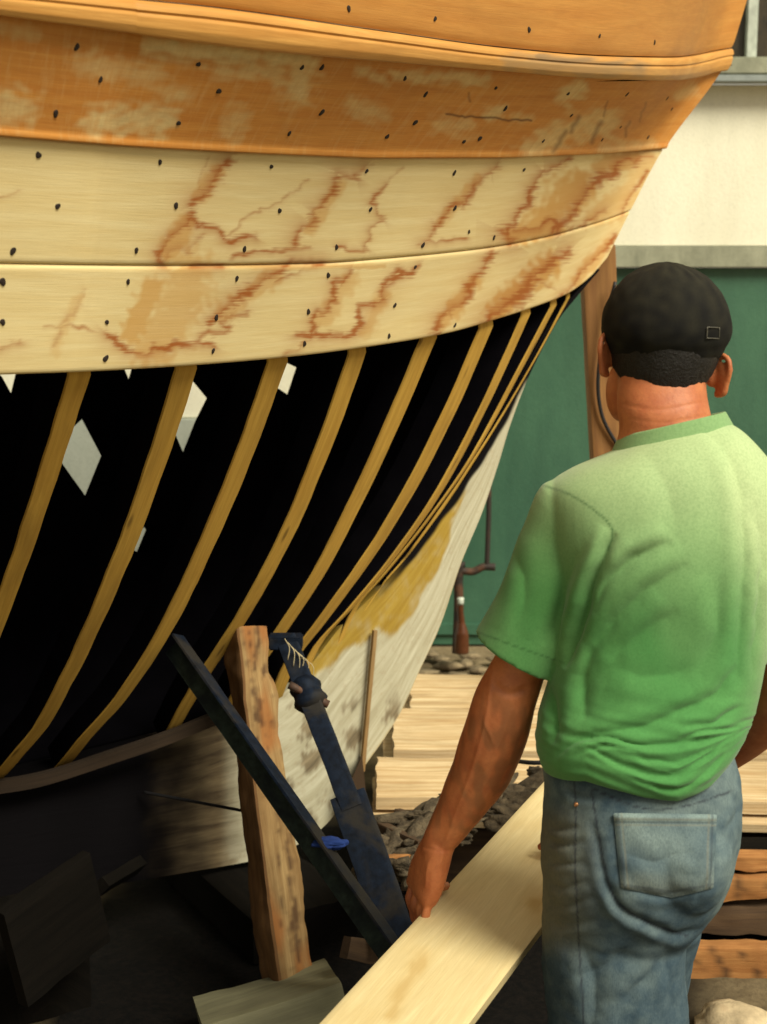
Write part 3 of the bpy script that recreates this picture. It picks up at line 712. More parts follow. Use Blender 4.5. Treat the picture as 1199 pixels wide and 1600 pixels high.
# sheet door: three framed leaves with shallow ribs
for a, b_ in ((xl+.002, 2.4), (2.41, 4.8)):
    d_ = box('door', (a, WY+.03, .0), (b_, WY+.08, zb2-.002), M['green'], bld, .003)
    for zz in (.05, 1.55): box('door_rail', (a+.01, WY+.012, zz), (b_-.01, WY+.031, zz+.05), M['green'], d_, .003) if zz < 1 else None
    box('door_stile', (b_-.05, WY+.012, .101), (b_-.004, WY+.031, zb2-.01), M['green'], d_, .003)
box('jamb', (4.81, WY, -.3), (9, WY+.25, zb2-.001), M['white_wall'], bld)
# sill with grey metal flashing, and the window over it
wl = at(1050, 60, WY)[0]; wz0 = at(1150, 92, WY)[2]
box('sill', (wl-.2, WY-.09, at(1150, 120, WY)[2]), (4.2, WY+.25, wz0), M['concrete'], bld, .008)
M['flash'] = plain('grey_flashing', (.30, .34, .33), .5, nz=20); M['trim'] = plain('window_paint', (.55, .60, .52), .6, nz=30)
M['pane'] = wall_mat('dusty_glass', (.085, .062, .035), (.030, .026, .018), 12, .6, .25)
box('flashing', (wl-.2, WY-.10, at(1150, 131, WY)[2]), (4.2, WY-.001, at(1150, 120, WY)[2]-.001), M['flash'], bld, .003)
wn = box('window', (wl, WY+.10, wz0+.001), (4.0, WY+.14, wz0+1.5), M['pane'], bld, .002)
for uu in (1060, 1181, 1310, 1440, 1570):
    x = at(uu, 60, WY)[0]; box('mullion', (x-.022, WY+.06, wz0+.001), (x+.022, WY+.101, wz0+1.5), M['trim'], wn, .003)
box('wall', (-9, WY, zt+.002), (wl-.001, WY+.25, 6), M['white_wall'], bld); box('wall', (4.21, WY, zt+.002), (9, WY+.25, 6), M['white_wall'], bld)
box('wall', (wl, WY, wz0+1.502), (4.2, WY+.25, 6), M['white_wall'], bld)

# ------------------------------------------------------------------ standpipe by the door
PY = 6.3
sp = empty('standpipe', at(763, 1015, PY), 'thin dark water pipe with a tap standing before the green door', 'water pipe')
tube('riser', [at(771, 640, PY), at(765, 720, PY), at(764, 800, PY), at(761, 890, PY)], .011, M['iron'], sp)
tube('cross_pipe', [at(774, 886, PY), at(755, 886, PY), at(740, 893, PY), at(722, 892, PY)], .016, M['iron'], sp)
tube('stand', [at(715, 880, PY), at(717, 940, PY), at(716, 1020, PY)], .022, M['iron'], sp, rs=[.030, .020, .020, .022, .024, .026])
tube('coupling', [at(712, 882, PY), at(727, 882, PY)], .012, M['iron'], sp)
tube('riser_clamp', [at(772, 680, PY-.02), at(783, 682, PY-.02)], .012, M['iron'], sp)
bt_ = tube('bottle', [at(722, 1020, PY-.08), at(722, 985, PY-.08), at(721, 965, PY-.08), at(720, 958, PY-.08), at(720, 942, PY-.08)], .02, plain('brown_glass', (.10, .035, .015), .25), None, rs=[.030, .030, .028, .014, .012, .012], seg=14)
cap_ = tube('cap', [at(720, 944, PY-.08), at(720, 934, PY-.08)], .014, M['trim'], bt_, seg=12, n=4)
setp(bt_, 'small brown bottle with a pale cap beside the standpipe', 'bottle')

# shore post under the bow with a black cable hanging by it
pt, pb = at(935, 375, 4.95), at(985, 1130, 4.95); pb = np.array([pb[0]-.02, pb[1]-.1, -.02])
sh_ = beam('shore_post', pb, at(932, 385, 4.95), .108, .09, M['shore'], None, side=(1, 0, 0), n=40, seed=3)
setp(sh_, 'brown timber shore standing under the bow behind the man\'s head', 'post')
cb = tube('cable', [at(962, 440, 4.86), at(948, 500, 4.86), at(935, 590, 4.86), at(940, 645, 4.86), at(958, 684, 4.86), at(985, 720, 4.86)], .006, M['cable'], None)
setp(cb, 'black cable hanging down the brown shore post', 'cable')

# ------------------------------------------------------------------ stacked slabs behind the man
def slab(name, x0, x1, y0, y1, z, t, label, mat='slab', group=None, wane=.012, seed=0, rot=0, cat='board'):
    nx, ny = 60, 14; X = np.linspace(x0, x1, nx); out = np.zeros((ny, nx, 3))
    for i in range(ny):
        for j in range(nx):
            q = i/(ny-1); e0 = wane*mnoise.noise(Vector((X[j]*4, seed, 0))); e1 = wane*mnoise.noise(Vector((X[j]*4, seed, 9)))
            y = lerp(y0+e0, y1+e1, q); x = X[j]+.01*mnoise.noise(Vector((q*5, seed, 3)))*(1 if j in (0, nx-1) else 0)
            out[i, j] = (x, y+rot*(X[j]-x0), z+.003*mnoise.noise(Vector((x*6, y*9, seed))))
    UV = np.stack(np.meshgrid(X+seed*1.7, np.linspace(0, y1-y0, ny)+seed*.43), -1)
    o = thick_grid(name, out, t, M[mat], None, UV=UV)
    bm = bmesh.new(); bm.from_mesh(o.data); bmesh.ops.recalc_face_normals(bm, faces=bm.faces); bm.to_mesh(o.data); bm.free()
    reparent_loc(o, ((x0+x1)/2, (y0+y1)/2, z-t)); setp(o, label, cat, group); return o
gS = 'sawn slabs stacked behind the man'
slab('sawn_board', -.02, 2.4, 4.02, 4.36, .30, .035, 'nearest wide pale slab on top of the stack between the stem and the man', group=gS, seed=1, rot=-.03)
slab('sawn_board', .03, 2.5, 4.39, 4.80, .312, .045, 'middle wide pale slab on top of the stack behind the man', group=gS, seed=2, rot=-.02)
slab('sawn_board', .09, 2.3, 4.83, 5.22, .305, .04, 'farthest wide pale slab on top of the stack behind the man', group=gS, seed=3)
slab('sawn_board', -.03, 2.2, 3.99, 4.32, .252, .022, 'thin pale board just under the nearest slab of the stack', group=gS, seed=4, rot=-.045)
slab('sawn_board', .0, 2.2, 4.40, 5.2, .250, .03, 'broad board on the second layer under the middle slab', group=gS, seed=5)
for i, x in enumerate((.12, .9, 1.7)): 
    o = box('sticker', (x, 4.0, .19), (x+.06, 5.15, .219), M['beam'], None); setp(o, ['short batten spacing the slabs at the end near the stem', 'batten spacing the slabs hidden behind the man', 'batten spacing the slabs at the right of the stack'][i], 'batten', 'battens between the slabs')
for i, (x0, x1, y, z, h_) in enumerate(((.05, 2.3, 4.15, .0, .188), (.12, 2.3, 4.75, .0, .188))):
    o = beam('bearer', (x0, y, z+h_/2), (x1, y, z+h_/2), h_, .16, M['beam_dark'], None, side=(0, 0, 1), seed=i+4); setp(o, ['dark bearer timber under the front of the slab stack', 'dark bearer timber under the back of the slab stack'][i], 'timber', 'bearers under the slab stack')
# squared timbers at the right edge, behind the man's legs
gB = 'brown squared timbers stacked at the right'
def tim(v0, v1, Y, x1, mat, lab, seed, dpt=.05, u0=1040):
    top = at(1150, v0, Y)[2]; bot = at(1150, v1, Y)[2]; x0 = at(u0, v0, Y)[0]
    o = beam('timber', (x0, Y+dpt/2, (top+bot)/2), (x1, Y+dpt/2-.02, (top+bot)/2+random.uniform(-.006, .006)), top-bot, dpt, M[mat], None, side=(0, 0, 1), seed=seed, n=70, rough=.011, attrs_fn=post_fn); setp(o, lab, 'timber', gB); return o
def post_fn(V):
    st = np.zeros(len(V)); wa = np.zeros(len(V))
    for i in range(len(V)):
        p = V[i]; xx = p[0]+.12*p[2]; n = fbm(xx*75, p[1]*20, p[2]*24, 3)*.6+.5*fbm(xx*30, 2, p[2]*5, 4); n2 = fbm(xx*20, p[1]*9+7, p[2]*4, 2)
        st[i] = np.clip((n-.12)*3.5, 0, 1)*.85; wa[i] = np.clip((n2+.05)*2.5, 0, 1)
    return {'stain': st, 'wash': wa}
M['beam'] = wood('brown_beam_rough', (.50, .25, .085), (.28, .11, .03), .85, stain=((.05, .025, .012), (.30, .13, .04)), dirt=.7, bumpy=.9)
tim(1338, 1361, 3.66, 2.0, 'beam', 'topmost thin orange brown timber right of the man\'s hip', 11, .05, 1040)
tim(1372, 1408, 3.64, 2.0, 'beam', 'brown timber second from the top behind the man\'s thigh', 12, .05, 1050)
tim(1414, 1462, 3.65, 2.0, 'beam_dark', 'dark grey timber in the middle of the right hand stack', 13, .05, 1050)
tim(1480, 1546, 3.58, 2.0, 'beam', 'thick orange brown timber low in the right hand stack', 14, .05, 1030)
tim(1558, 1600, 3.56, 2.0, 'beam', 'lowest brown timber beside the pale stone', 15, .05, 1030)
for i, (x, y) in enumerate(((.72, 3.86), (1.3, 3.86))):
    o = beam('stack_post', (x, y, -.02), (x+.5, y, -.02), .02, .02, M['shade_dark'], None, side=(0, 0, 1)) if 0 else None
o = beam('timber', (.55, 3.80, .13), (2.0, 3.80, .13), .25, .12, M['shade_dark'], None, side=(0, 0, 1), seed=3, n=30, rough=.006); setp(o, 'added backing timber, painted shade dark, behind the right hand stack', 'timber', gB)  # added backing, coloured near black so the gaps between timbers look shaded
# pale stone at the foot
def blob(name, c, r, mat, label, cat, seed=0, amp=.25, parent=None, sub=3, group=None):
    bm = bmesh.new(); bmesh.ops.create_icosphere(bm, subdivisions=sub, radius=1)
    for v in bm.verts:
        p = v.co.copy(); k = 1+amp*mnoise.fractal(p*1.3+Vector((seed, 0, 0)), 1, 2, 3)
        v.co = Vector((p.x*r[0]*k, p.y*r[1]*k, p.z*r[2]*k))
    me = bpy.data.meshes.new(name); bm.to_mesh(me); bm.free(); me.materials.append(mat); me.polygons.foreach_set('use_smooth', [True]*len(me.polygons))
    o = bpy.data.objects.new(name, me); C.objects.link(o); o.location = Vector(c)
    if parent is not None: o.parent = parent; o.matrix_parent_inverse = parent.matrix_world.inverted()
    return setp(o, label, cat, group)
M['stone'] = plain('pale_stone', (.50, .40, .25), .9, nz=12, var=.5, bmp=.8, bd=.01, col2=(.25, .12, .06))
M['bark'] = plain('bark_heap', (.16, .13, .08), .95, nz=16, var=.7, bmp=1, bd=.02, col2=(.06, .05, .035))
c = at(1150, 1600, 3.3); blob('stone', (c[0], 3.3, c[2]-.02), (.10, .08, .07), M['stone'], 'pale rounded stone at the foot of the timber stack', 'stone', 2)
# rubble and bark offcuts
M['bark'] = plain('bark_offcuts', (.10, .075, .045), .95, nz=30, var=.8, bmp=1, bd=.02, col2=(.20, .16, .10))
for i in range(34):
    u = random.uniform(575, 850); v = 1335-(u-575)*.42+random.uniform(-28, 45); Y = 3.98-(v-1190)*.0033
    r = random.uniform(.022, .05); c = at(u, v, Y)
    o = blob('bark_chunk', (c[0], Y, c[2]), (r*random.uniform(1, 2.4), r*.9, r*.45), M['bark'], 'rough grey brown bark offcut in the heap between the man\'s arm and the slabs', 'offcut', i*3.3, .75, group='bark offcuts heaped by the slabs')
    o.rotation_euler = (random.uniform(-.5, .5), random.uniform(-.5, .5), random.uniform(0, 3))
M['rubble'] = plain('rubble', (.22, .17, .10), .95, nz=25, var=.6, bmp=.9, bd=.01, col2=(.10, .07, .04))
pos = [(672, 1022), (700, 1040), (690, 1030), (735, 1024), (748, 1046), (664, 1050), (780, 1030), (800, 1046), (716, 1056), (728, 1038)]
for i, (u, v) in enumerate(pos):
    c = atz(u, v, .02); c = at(u, v, min(c[1], 6.5)); blob('rubble_stone', (c[0], c[1], c[2]), (random.uniform(.03, .07), .04, random.uniform(.008, .02)), M['rubble'], 'small rubble stone lying at the foot of the green door', 'stone', i*2.1, .4, sub=2, group='rubble at the foot of the green door')

# ------------------------------------------------------------------ props under the hull
f0, f1 = at(454, 1552, 3.32), at(384, 985, 3.70)
ax = np.array(f1)-np.array(f0)
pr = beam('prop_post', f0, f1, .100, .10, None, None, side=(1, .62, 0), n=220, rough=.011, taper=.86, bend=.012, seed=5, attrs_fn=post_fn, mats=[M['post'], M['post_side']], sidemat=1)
setp(pr, 'rough pitted timber prop standing on a wood block under the hull', 'post')
# wood block under the prop
wb = beam('wood_block', at(318, 1618, 3.18), at(528, 1552, 3.26), .22, .11, M['grey_wood'], None, side=(.25, 1, -.1), n=40, rough=.006, seed=8)
setp(wb, 'weathered grey timber block under the foot of the rough prop', 'block')
# angle iron strut: two flanges
s0, s1 = at(272, 1008, 3.55), at(618, 1500, 3.05)
st_ = empty('steel_strut', s1, 'long dark green angle iron strut leaning under the hull', 'steel strut')
beam('flange', s0, s1, .058, .006, M['green_steel'], st_, side=(1, -.3, .5), n=60, rough=.0008)
sd2 = np.array((1, -.3, .5)); sd2 = sd2/np.linalg.norm(sd2); d_ = (s1-s0)/np.linalg.norm(s1-s0); sd2 = sd2-d_*(sd2@d_); sd2 /= np.linalg.norm(sd2); nn = np.cross(d_, sd2)
if nn[1] < 0: nn = -nn
beam('flange', s0+sd2*.030-nn*.022, s1+sd2*.030-nn*.022, .006, .048, M['blue_steel'], st_, side=sd2, n=60, rough=.0008)
# second prop: adjustable steel shore, tube in tube with a screw collar
q0, q1, q2 = at(448, 1000, 3.72), at(545, 1245, 3.45), at(622, 1470, 3.2)
ss = empty('steel_shore', q2, 'dark blue steel shore with a screw collar leaning under the forefoot', 'steel shore')
beam('channel', q1, q2, .085, .04, M['blue_steel'], ss, side=(1, 0, .2), n=40, rough=.002)
beam('inner_tube', q0, q1+(q2-q1)*.1, .052, .045, M['blue_steel'], ss, side=(1, 0, .2), n=40, rough=.002)
cc = lerp(q0, q1, .36); tube('collar', [cc-(q1-q0)*.09, cc+(q1-q0)*.09], .040, M['blue_steel'], ss, n=10, rs=[.03, .042, .034, .045, .03])
tube('screw_handle', [cc+np.array([-.045, -.02, .03]), cc+np.array([.05, -.02, -.02])], .010, M['iron'], ss, n=8)
box('head_plate', q0+np.array([-.045, -.03, -.02]), q0+np.array([.04, .03, .012]), M['blue_steel'], ss)
for i in range(7):
    a = at(445+i*5, 998+i*6, 3.66); tube('frayed_strand', [a, a+np.array([.012+.004*i, -.01, -.02]), a+np.array([.008+.006*(i % 3), -.015, -.05-.006*i])], .0011, M['string'], ss, n=8, seg=5) if i < 6 else None
rg = []
for i in range(3):
    pass
rag = blob('blue_rag', at(515, 1318, 3.19), (.036, .018, .013), M['rag'], 'bright blue rag knotted round the two steel struts', 'rag', 4, .38, sub=4)
tail_ = tube('loose_end', [at(530, 1320, 3.17), at(555, 1312, 3.2), at(572, 1315, 3.22)], .008, M['rag'], rag, n=12, seg=7)
# dark wedge and keel blocks
wd = obj('wedge', [at(538, 1245, 4.05), at(566, 1180, 4.05), at(576, 1275, 4.05), at(552, 1275, 4.05), at(538, 1245, 4.25), at(566, 1180, 4.25), at(576, 1275, 4.25), at(552, 1275, 4.25)], [(0, 1, 2, 3), (7, 6, 5, 4), (0, 4, 5, 1), (1, 5, 6, 2), (2, 6, 7, 3), (3, 7, 4, 0)], M['beam_dark'], None, np.zeros((8, 2)), None, False)
reparent_loc(wd, at(556, 1275, 4.15)); setp(wd, 'dark wooden wedge driven under the foot of the stem', 'wedge')
for i, (s, w_) in enumerate(((-.35, .3), (-1.1, .34), (-2.2, .3))):
    c = S0+BD*s; zk = [.10, .17, .17][i]
    o = beam('keel_block', c-ND*.35+np.array([0, 0, zk/2-c[2]]), c+ND*.35+np.array([0, 0, zk/2-c[2]]), zk+.02, w_, M['shade_dark'], None, side=(0, 0, 1), seed=i, rough=.006)
    setp(o, ['dark keel block nearest the stem under the boat', 'dark keel block under the middle of the keel', 'dark keel block farthest aft under the keel'][i], 'block', 'keel blocks under the boat')
o = beam('offcut', at(155, 1388, 3.55), at(215, 1352, 3.75), .05, .03, M['shade_dark'], None, side=(1, 0, 1)); setp(o, 'small dim offcut lying in the shade under the hull', 'offcut')
o = beam('crate_side', at(18, 1500, 3.1), at(150, 1400, 3.3), .24, .03, M['shade_dark'], None, side=(0, 0, 1), n=20, rough=.004); setp(o, 'dark board standing on edge in the shade at lower left', 'board')
for i, (u0, v0, u1, v1, Y0, Y1, w_) in enumerate(((575, 1290, 660, 1330, 3.7, 3.5, .05), (590, 1350, 680, 1335, 3.4, 3.6, .03), (620, 1275, 700, 1300, 3.8, 3.7, .04), (540, 1480, 640, 1500, 3.2, 3.3, .05))):
    o = beam('scrap_stick', at(u0, v0, Y0), at(u1, v1, Y1), w_, .03, M['beam_dark'] if i != 1 else M['beam'], None, side=(0, .3, 1), n=14, rough=.004, seed=i); setp(o, ['thick dark scrap stick by the blue rag', 'thin brown scrap stick beside the man\'s hand', 'dark scrap stick under the edge of the pale slab', 'dark scrap stick behind the new board'][i], 'stick', 'scrap sticks behind the board')
wr = tube('wire', [at(225, 1238, 3.8), at(300, 1252, 3.75), at(385, 1268, 3.6)], .004, M['cable'], None); setp(wr, 'thin dark wire strung behind the rough prop', 'wire')
wr = tube('wire', [at(800, 1188, 3.95), at(835, 1192, 3.9), at(900, 1188, 3.9)], .006, M['cable'], None); setp(wr, 'dark rod lying on the slabs beside the man\'s waist', 'rod')

# ------------------------------------------------------------------ the new board in the man's hand
ZB = .64
a0 = atz(855, 1215, ZB); a1 = atz(497, 1600, ZB); b0 = atz(848, 1445, ZB); b1 = atz(731, 1600, ZB)
dl = a1-a0; dr = b1-b0
far_l = a0-dl*.55; near_l = a1+dl*.9
dn = dl/np.linalg.norm(dl); pw = np.array([-dn[1], dn[0], 0])
def onR(P):   # right edge point across from P
    # intersect line P + pw*t with the line b0 + dr*s
    M2 = np.array([[pw[0], -dr[0]], [pw[1], -dr[1]]]); t, s = np.linalg.solve(M2, (b0-P)[:2]); return P+pw*t
nx, ny = 150, 30; out = np.zeros((ny, nx, 3)); UV = np.zeros((ny, nx, 2)); wd_ = 0
for j in range(nx):
    P = lerp(far_l, near_l, j/(nx-1)); Q = onR(P)
    for i in range(ny):
        q = i/(ny-1); e = .0025*(1-min(1, min(q, 1-q)/.02))
        out[i, j] = lerp(P, Q, q)+np.array([0, 0, -e+.0012*mnoise.noise(Vector((j*.05, q*2, 1)))]); UV[i, j] = (j/(nx-1)*np.linalg.norm(near_l-far_l), q*.22)
def board_fn(Pg):
    U, V = proj(Pg); n = np.array([[mnoise.noise(Vector((p[0]*9, p[1]*9, 4))) for p in r] for r in Pg]); n2 = np.array([[mnoise.noise(Vector((p[0]*25, p[1]*25, 4))) for p in r] for r in Pg])
    d1 = np.hypot((U-838)/26, (V-1412)/26); d2, _, t2 = dist_poly(U.ravel(), V.ravel(), [(660, 1500), (630, 1545), (610, 1590)]); d2 = d2.reshape(U.shape)
    return {'wash': np.clip(np.maximum(sstep(1.6, .2, d1+n*.6)*.9, sstep(1.4, .2, d2/18+n+n2*.5)*.5)+sstep(.2, .6, n)*.25, 0, 1), 'stain': np.clip(sstep(1, .1, d1*1.7+n2)*.5+sstep(1.2, .3, d2/7+n2*1.4)*.35, 0, 1)}
bd = thick_grid('new_board', out, .032, M['board'], None, UV=UV, attrs=board_fn(out))
bm = bmesh.new(); bm.from_mesh(bd.data); bmesh.ops.recalc_face_normals(bm, faces=bm.faces); bm.to_mesh(bd.data); bm.free(); sharp(bd, 40)
reparent_loc(bd, out[ny//2, nx//2]-np.array([0, 0, .032])); setp(bd, 'long freshly planed pale board held level in the man\'s left hand', 'board')

# ------------------------------------------------------------------ the man
def ring(c, a, b, ra, rb, n=36, ex=2.2):
    g = np.linspace(0, 2*math.pi, n, endpoint=False); co, si = np.cos(g), np.sin(g)
    x = np.sign(co)*np.abs(co)**(2/ex)*ra; y = np.sign(si)*np.abs(si)**(2/ex)*rb
    return np.asarray(c)+x[:, None]*np.asarray(a)+y[:, None]*np.asarray(b)
def loft_rings(rings, sub=4):
    """rings: k x n x 3 -> verts, faces of a closed solid, smoothly interpolated"""
    Rr = np.array(rings); k, n = Rr.shape[:2]; t = np.arange(k); out = []
    for i in range(k-1):
        p0, p1, p2, p3 = Rr[max(i-1, 0)], Rr[i], Rr[i+1], Rr[min(i+2, k-1)]
        for j in range(sub):
            f = j/sub; out.append(p1+.5*f*((p2-p0)+f*(2*p0-5*p1+4*p2-p3+f*(3*(p1-p2)+p3-p0))))
    out.append(Rr[-1]); out = np.array(out); m = len(out)
    V = out.reshape(-1, 3); F_ = gridfaces(m, n, closed=True)+[tuple(range(n-1, -1, -1)), tuple((m-1)*n+j for j in range(n))]
    return V, F_
def limb(pts, radii, side=(1, 0, 0), sub=4, n=24, ex=2.1):
    """rings square to a path; radii (ra along side, rb)"""
    pts = np.array(pts, float); T = np.gradient(pts, axis=0); rs = []
    for p, t, r in zip(pts, T, radii):
        t = t/np.linalg.norm(t); a = np.array(side, float); a -= t*(a@t); a /= np.linalg.norm(a); b = np.cross(t, a)
        ra, rb = (r, r) if np.isscalar(r) else r; rs.append(ring(p, a, b, ra, rb, n, ex))
    return loft_rings(rs, sub)
def ellip(c, r, axes=None, sub=3):
    bm = bmesh.new(); bmesh.ops.create_icosphere(bm, subdivisions=sub, radius=1)
    V = np.array([v.co[:] for v in bm.verts])*np.array(r); F_ = [tuple(v.index for v in f.verts) for f in bm.faces]; bm.free()
    if axes is not None: V = V@np.array(axes)
    return V+np.array(c), F_
def fuse(name, solids, voxel, mat, sm=6, fac=.5):
    V = []; F_ = []
    for v, f in solids:
        o_ = len(V); V += [tuple(x) for x in v]; F_ += [tuple(i+o_ for i in q) for q in f]
    me = bpy.data.meshes.new(name); me.from_pydata(V, [], F_)
    bm = bmesh.new(); bm.from_mesh(me); bmesh.ops.recalc_face_normals(bm, faces=bm.faces); bm.to_mesh(me); bm.free()
    o = bpy.data.objects.new(name, me); C.objects.link(o)
    r = o.modifiers.new('r', 'REMESH'); r.mode = 'VOXEL'; r.voxel_size = voxel
    s = o.modifiers.new('s', 'SMOOTH'); s.iterations = sm; s.factor = fac
    dg = bpy.context.evaluated_depsgraph_get(); m2 = bpy.data.meshes.new_from_object(o.evaluated_get(dg)); o.modifiers.clear(); o.data = m2; m2.name = name
    bpy.data.meshes.remove(me)
    m2.materials.clear(); m2.materials.append(mat); m2.polygons.foreach_set('use_smooth', [True]*len(m2.polygons)); return o
def hring(u, v, Y, hw, dp, yaw=0, n=48, ex=2.25, tilt=0., tb=0.):
    c = at(u, v, Y); dep = Y*cp-(c[2]-CH)*sp_; ca, sa = math.cos(R(yaw)), math.sin(R(yaw))
    return ring(c, (ca, sa, tilt), (-sa, ca, tb), hw/F*dep, dp, n, ex)
def vco(o):
    a = np.zeros(len(o.data.vertices)*3); o.data.vertices.foreach_get('co', a); return a.reshape(-1, 3)
def vno(o):
    a = np.zeros(len(o.data.vertices)*3); o.data.vertex_normals.foreach_get('vector', a); return a.reshape(-1, 3)
def folds(o, lines, seed=0, back=True):
    """press creases into a garment: lines = (points, width px, depth m); a ridge runs beside each valley"""
    P = vco(o); Nn = vno(o); U, V = proj(P); view = P-np.array([0, 0, CH]); view /= np.linalg.norm(view, axis=1, keepdims=True)
    face = np.clip(-(Nn*view).sum(1)*2.5, 0, 1); D = np.zeros(len(P))
    for i, (p, w, a) in enumerate(lines):
        p = smooth_path(p, 24) if len(p) > 2 else np.array(p, float)
        p = np.array([q+np.array((mnoise.noise(Vector((q[0]*.03, q[1]*.03, seed+i)))*5, mnoise.noise(Vector((q[0]*.03, q[1]*.03, seed+i+40)))*5)) for q in p])
        lo = p.min(0)-w*4; hi = p.max(0)+w*4; m = (U > lo[0]) & (U < hi[0]) & (V > lo[1]) & (V < hi[1]) & (face > 0)
        if not m.any(): continue
        d, sg, t = dist_poly(U[m], V[m], p); tap = np.sin(np.pi*np.clip(t, .0, 1))**.6
        x = d*sg/w
        D[m] += a*tap*(-.9*np.exp(-np.abs(x)**1.3*1.6)+.62*np.exp(-(x-1.5)**2*.7)+.25*np.exp(-(x+1.9)**2*.5))
    P2 = P+Nn*(D*face)[:, None]; o.data.vertices.foreach_set('co', P2.ravel()); o.data.update()

def skin_mat():
    m, nt, b = newmat('tanned_skin'); v = mapped(nt, 'Object', (1, 1, 1)); n1 = noise(nt, v, 22, 6, .65); n2 = noise(nt, v, 160, 4, .7); n3 = noise(nt, v, 500, 2, .5)
    c = mix(nt, fr(nt, n1, .35, .65), (.52, .18, .066), (.39, .11, .038)); c = mix(nt, fr(nt, n2, .5, .8, 0, .4), c, (.22, .06, .025)); c = mix(nt, attr(nt, 'hairy'), c, (.20, .085, .035))
    nt.links.new(c, b.inputs['Base Color']); b.inputs['Roughness'].default_value = .55; b.inputs['Subsurface Weight'].default_value = .08
    b.inputs['Subsurface Radius'].default_value = (1, .3, .15); b.inputs['Subsurface Scale'].default_value = .01; bump(nt, b, n2, .35, .0015); return m
M['skin'] = skin_mat()
def cloth(name, c1, c2, fade_lightc, sc_=260, weave=.3):
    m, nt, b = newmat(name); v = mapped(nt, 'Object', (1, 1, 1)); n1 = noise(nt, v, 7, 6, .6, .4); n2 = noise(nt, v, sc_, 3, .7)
    c = mix(nt, fr(nt, n1, .35, .68), c1, c2); c = mix(nt, attr(nt, 'fade_light'), c, fade_lightc); c = mix(nt, fr(nt, n2, .4, .75, 0, weave), c, sc(c1, .5))
    c = mix(nt, attr(nt, 'line'), c, sc(c1, .42))
    nt.links.new(c, b.inputs['Base Color']); b.inputs['Roughness'].default_value = .9; b.inputs['Specular IOR Level'].default_value = .15
    b.inputs['Sheen Weight'].default_value = .15 if c1[1] > .05 else .0; bump(nt, b, n2, .25, .001); return m
M['shirt'] = cloth('green_cotton', (.066, .225, .064), (.088, .27, .080), (.46, .56, .30))
M['cap'] = cloth('black_cap_cloth', (.006, .006, .006), (.009, .009, .008), (.040, .037, .022), 300, .3)
M['hair'] = plain('dark_hair', (.006, .0045, .004), .6, nz=220, bmp=.8, bd=.004)

# body: head, neck, trunk, arms, hands and legs in one surface
HY = 2.46
solids = []
hd = at(1040, 535, HY)
solids.append(ellip(hd+np.array([0, .005, .01]), (.079, .100, .112)))
solids.append(ellip(hd+np.array([-.018, .035, -.062]), (.062, .068, .072)))                # jaw
solids.append(ellip(at(972, 612, HY+.045), (.026, .042, .050)))
solids.append(ellip(hd+np.array([-.004, .112, -.018]), (.014, .022, .026), sub=2))            # nose
solids.append(ellip(hd+np.array([0, .095, .030]), (.055, .016, .013), sub=2))                  # brow
solids.append(ellip(hd+np.array([0, .094, -.062]), (.026, .012, .008), sub=2)); solids.append(ellip(hd+np.array([0, .092, -.078]), (.022, .012, .008), sub=2))   # lips
solids.append(ellip(hd+np.array([0, .088, -.105]), (.024, .02, .018), sub=2))                   # chin
for sx, uv_ in ((-1, (945, 556)), (1, (1128, 588))):                                       # ears
    c = at(*uv_, HY-.005)
    ca, sa = math.cos(.55*sx), math.sin(.55*sx); Rz = np.array([[ca, sa, 0], [-sa, ca, 0], [0, 0, 1]])
    cx = np.array([(0, y, z) for y, z in ((.012, -.030), (-.006, -.026), (-.012, -.010), (-.018, .010), (-.014, .027), (.002, .034), (.014, .028), (.016, .012))])@Rz+c
    solids.append(limb(cx, [.0065, .0062, .005, .005, .005, .005, .005, .0045], (1, 0, 0), 4, 12))
    e1, f1_ = ellip((0, 0, 0), (.0045, .015, .027), sub=3); solids.append((e1@Rz+c+np.array([-sx*.003, 0, 0]), f1_))
    solids.append(ellip(c+np.array([-sx*.012, .012, 0]), (.014, .011, .020), sub=2))
neck = [hring(1040, 560, HY-.005, 66, .068), hring(1034, 600, HY-.02, 68, .068), hring(1037, 640, HY-.035, 71, .068), hring(1044, 680, 2.42, 76, .070), hring(1046, 735, 2.41, 100, .08)]
solids.append(loft_rings(neck))
TR = [(1046, 735, 2.41, 90, .07), (1034, 790, 2.41, 150, .10), (1030, 880, 2.40, 150, .105), (1025, 1000, 2.39, 145, .10), (1008, 1120, 2.38, 140, .105), (1000, 1220, 2.38, 130, .10), (1002, 1300, 2.39, 125, .095), (1000, 1380, 2.40, 105, .08)]
solids.append(loft_rings([hring(*t) for t in TR]))
# left arm hanging to the board
LA = [at(915, 815, 2.42), at(870, 880, 2.42), at(838, 960, 2.42), at(817, 1030, 2.43), at(794, 1082, 2.44), at(778, 1135, 2.455), at(752, 1205, 2.49), at(716, 1268, 2.52), at(688, 1313, 2.535), at(682, 1330, 2.54)]
LR = [.055, .050, .048, .044, .050, (.054, .050), (.051, .047), (.039, .036), (.031, .0255), (.030, .025)]
solids.append(limb(LA, LR, (1, -.3, 0), 5))
wv = np.array([-.40, .917, 0]); pn = np.array([.917, .40, 0])                       # across the palm to the thumb side, and the way the palm faces
Kc = at(660, 1388, 2.56)
wr0 = LA[-2]
side = wv
pal = [wr0, lerp(wr0, Kc, .3), lerp(wr0, Kc, .65), Kc, Kc+(Kc-wr0)*.12]
solids.append(limb(pal, [(.029, .024), (.037, .026), (.046, .024), (.047, .020), (.040, .013)], wv, 4, 24, 2.6))
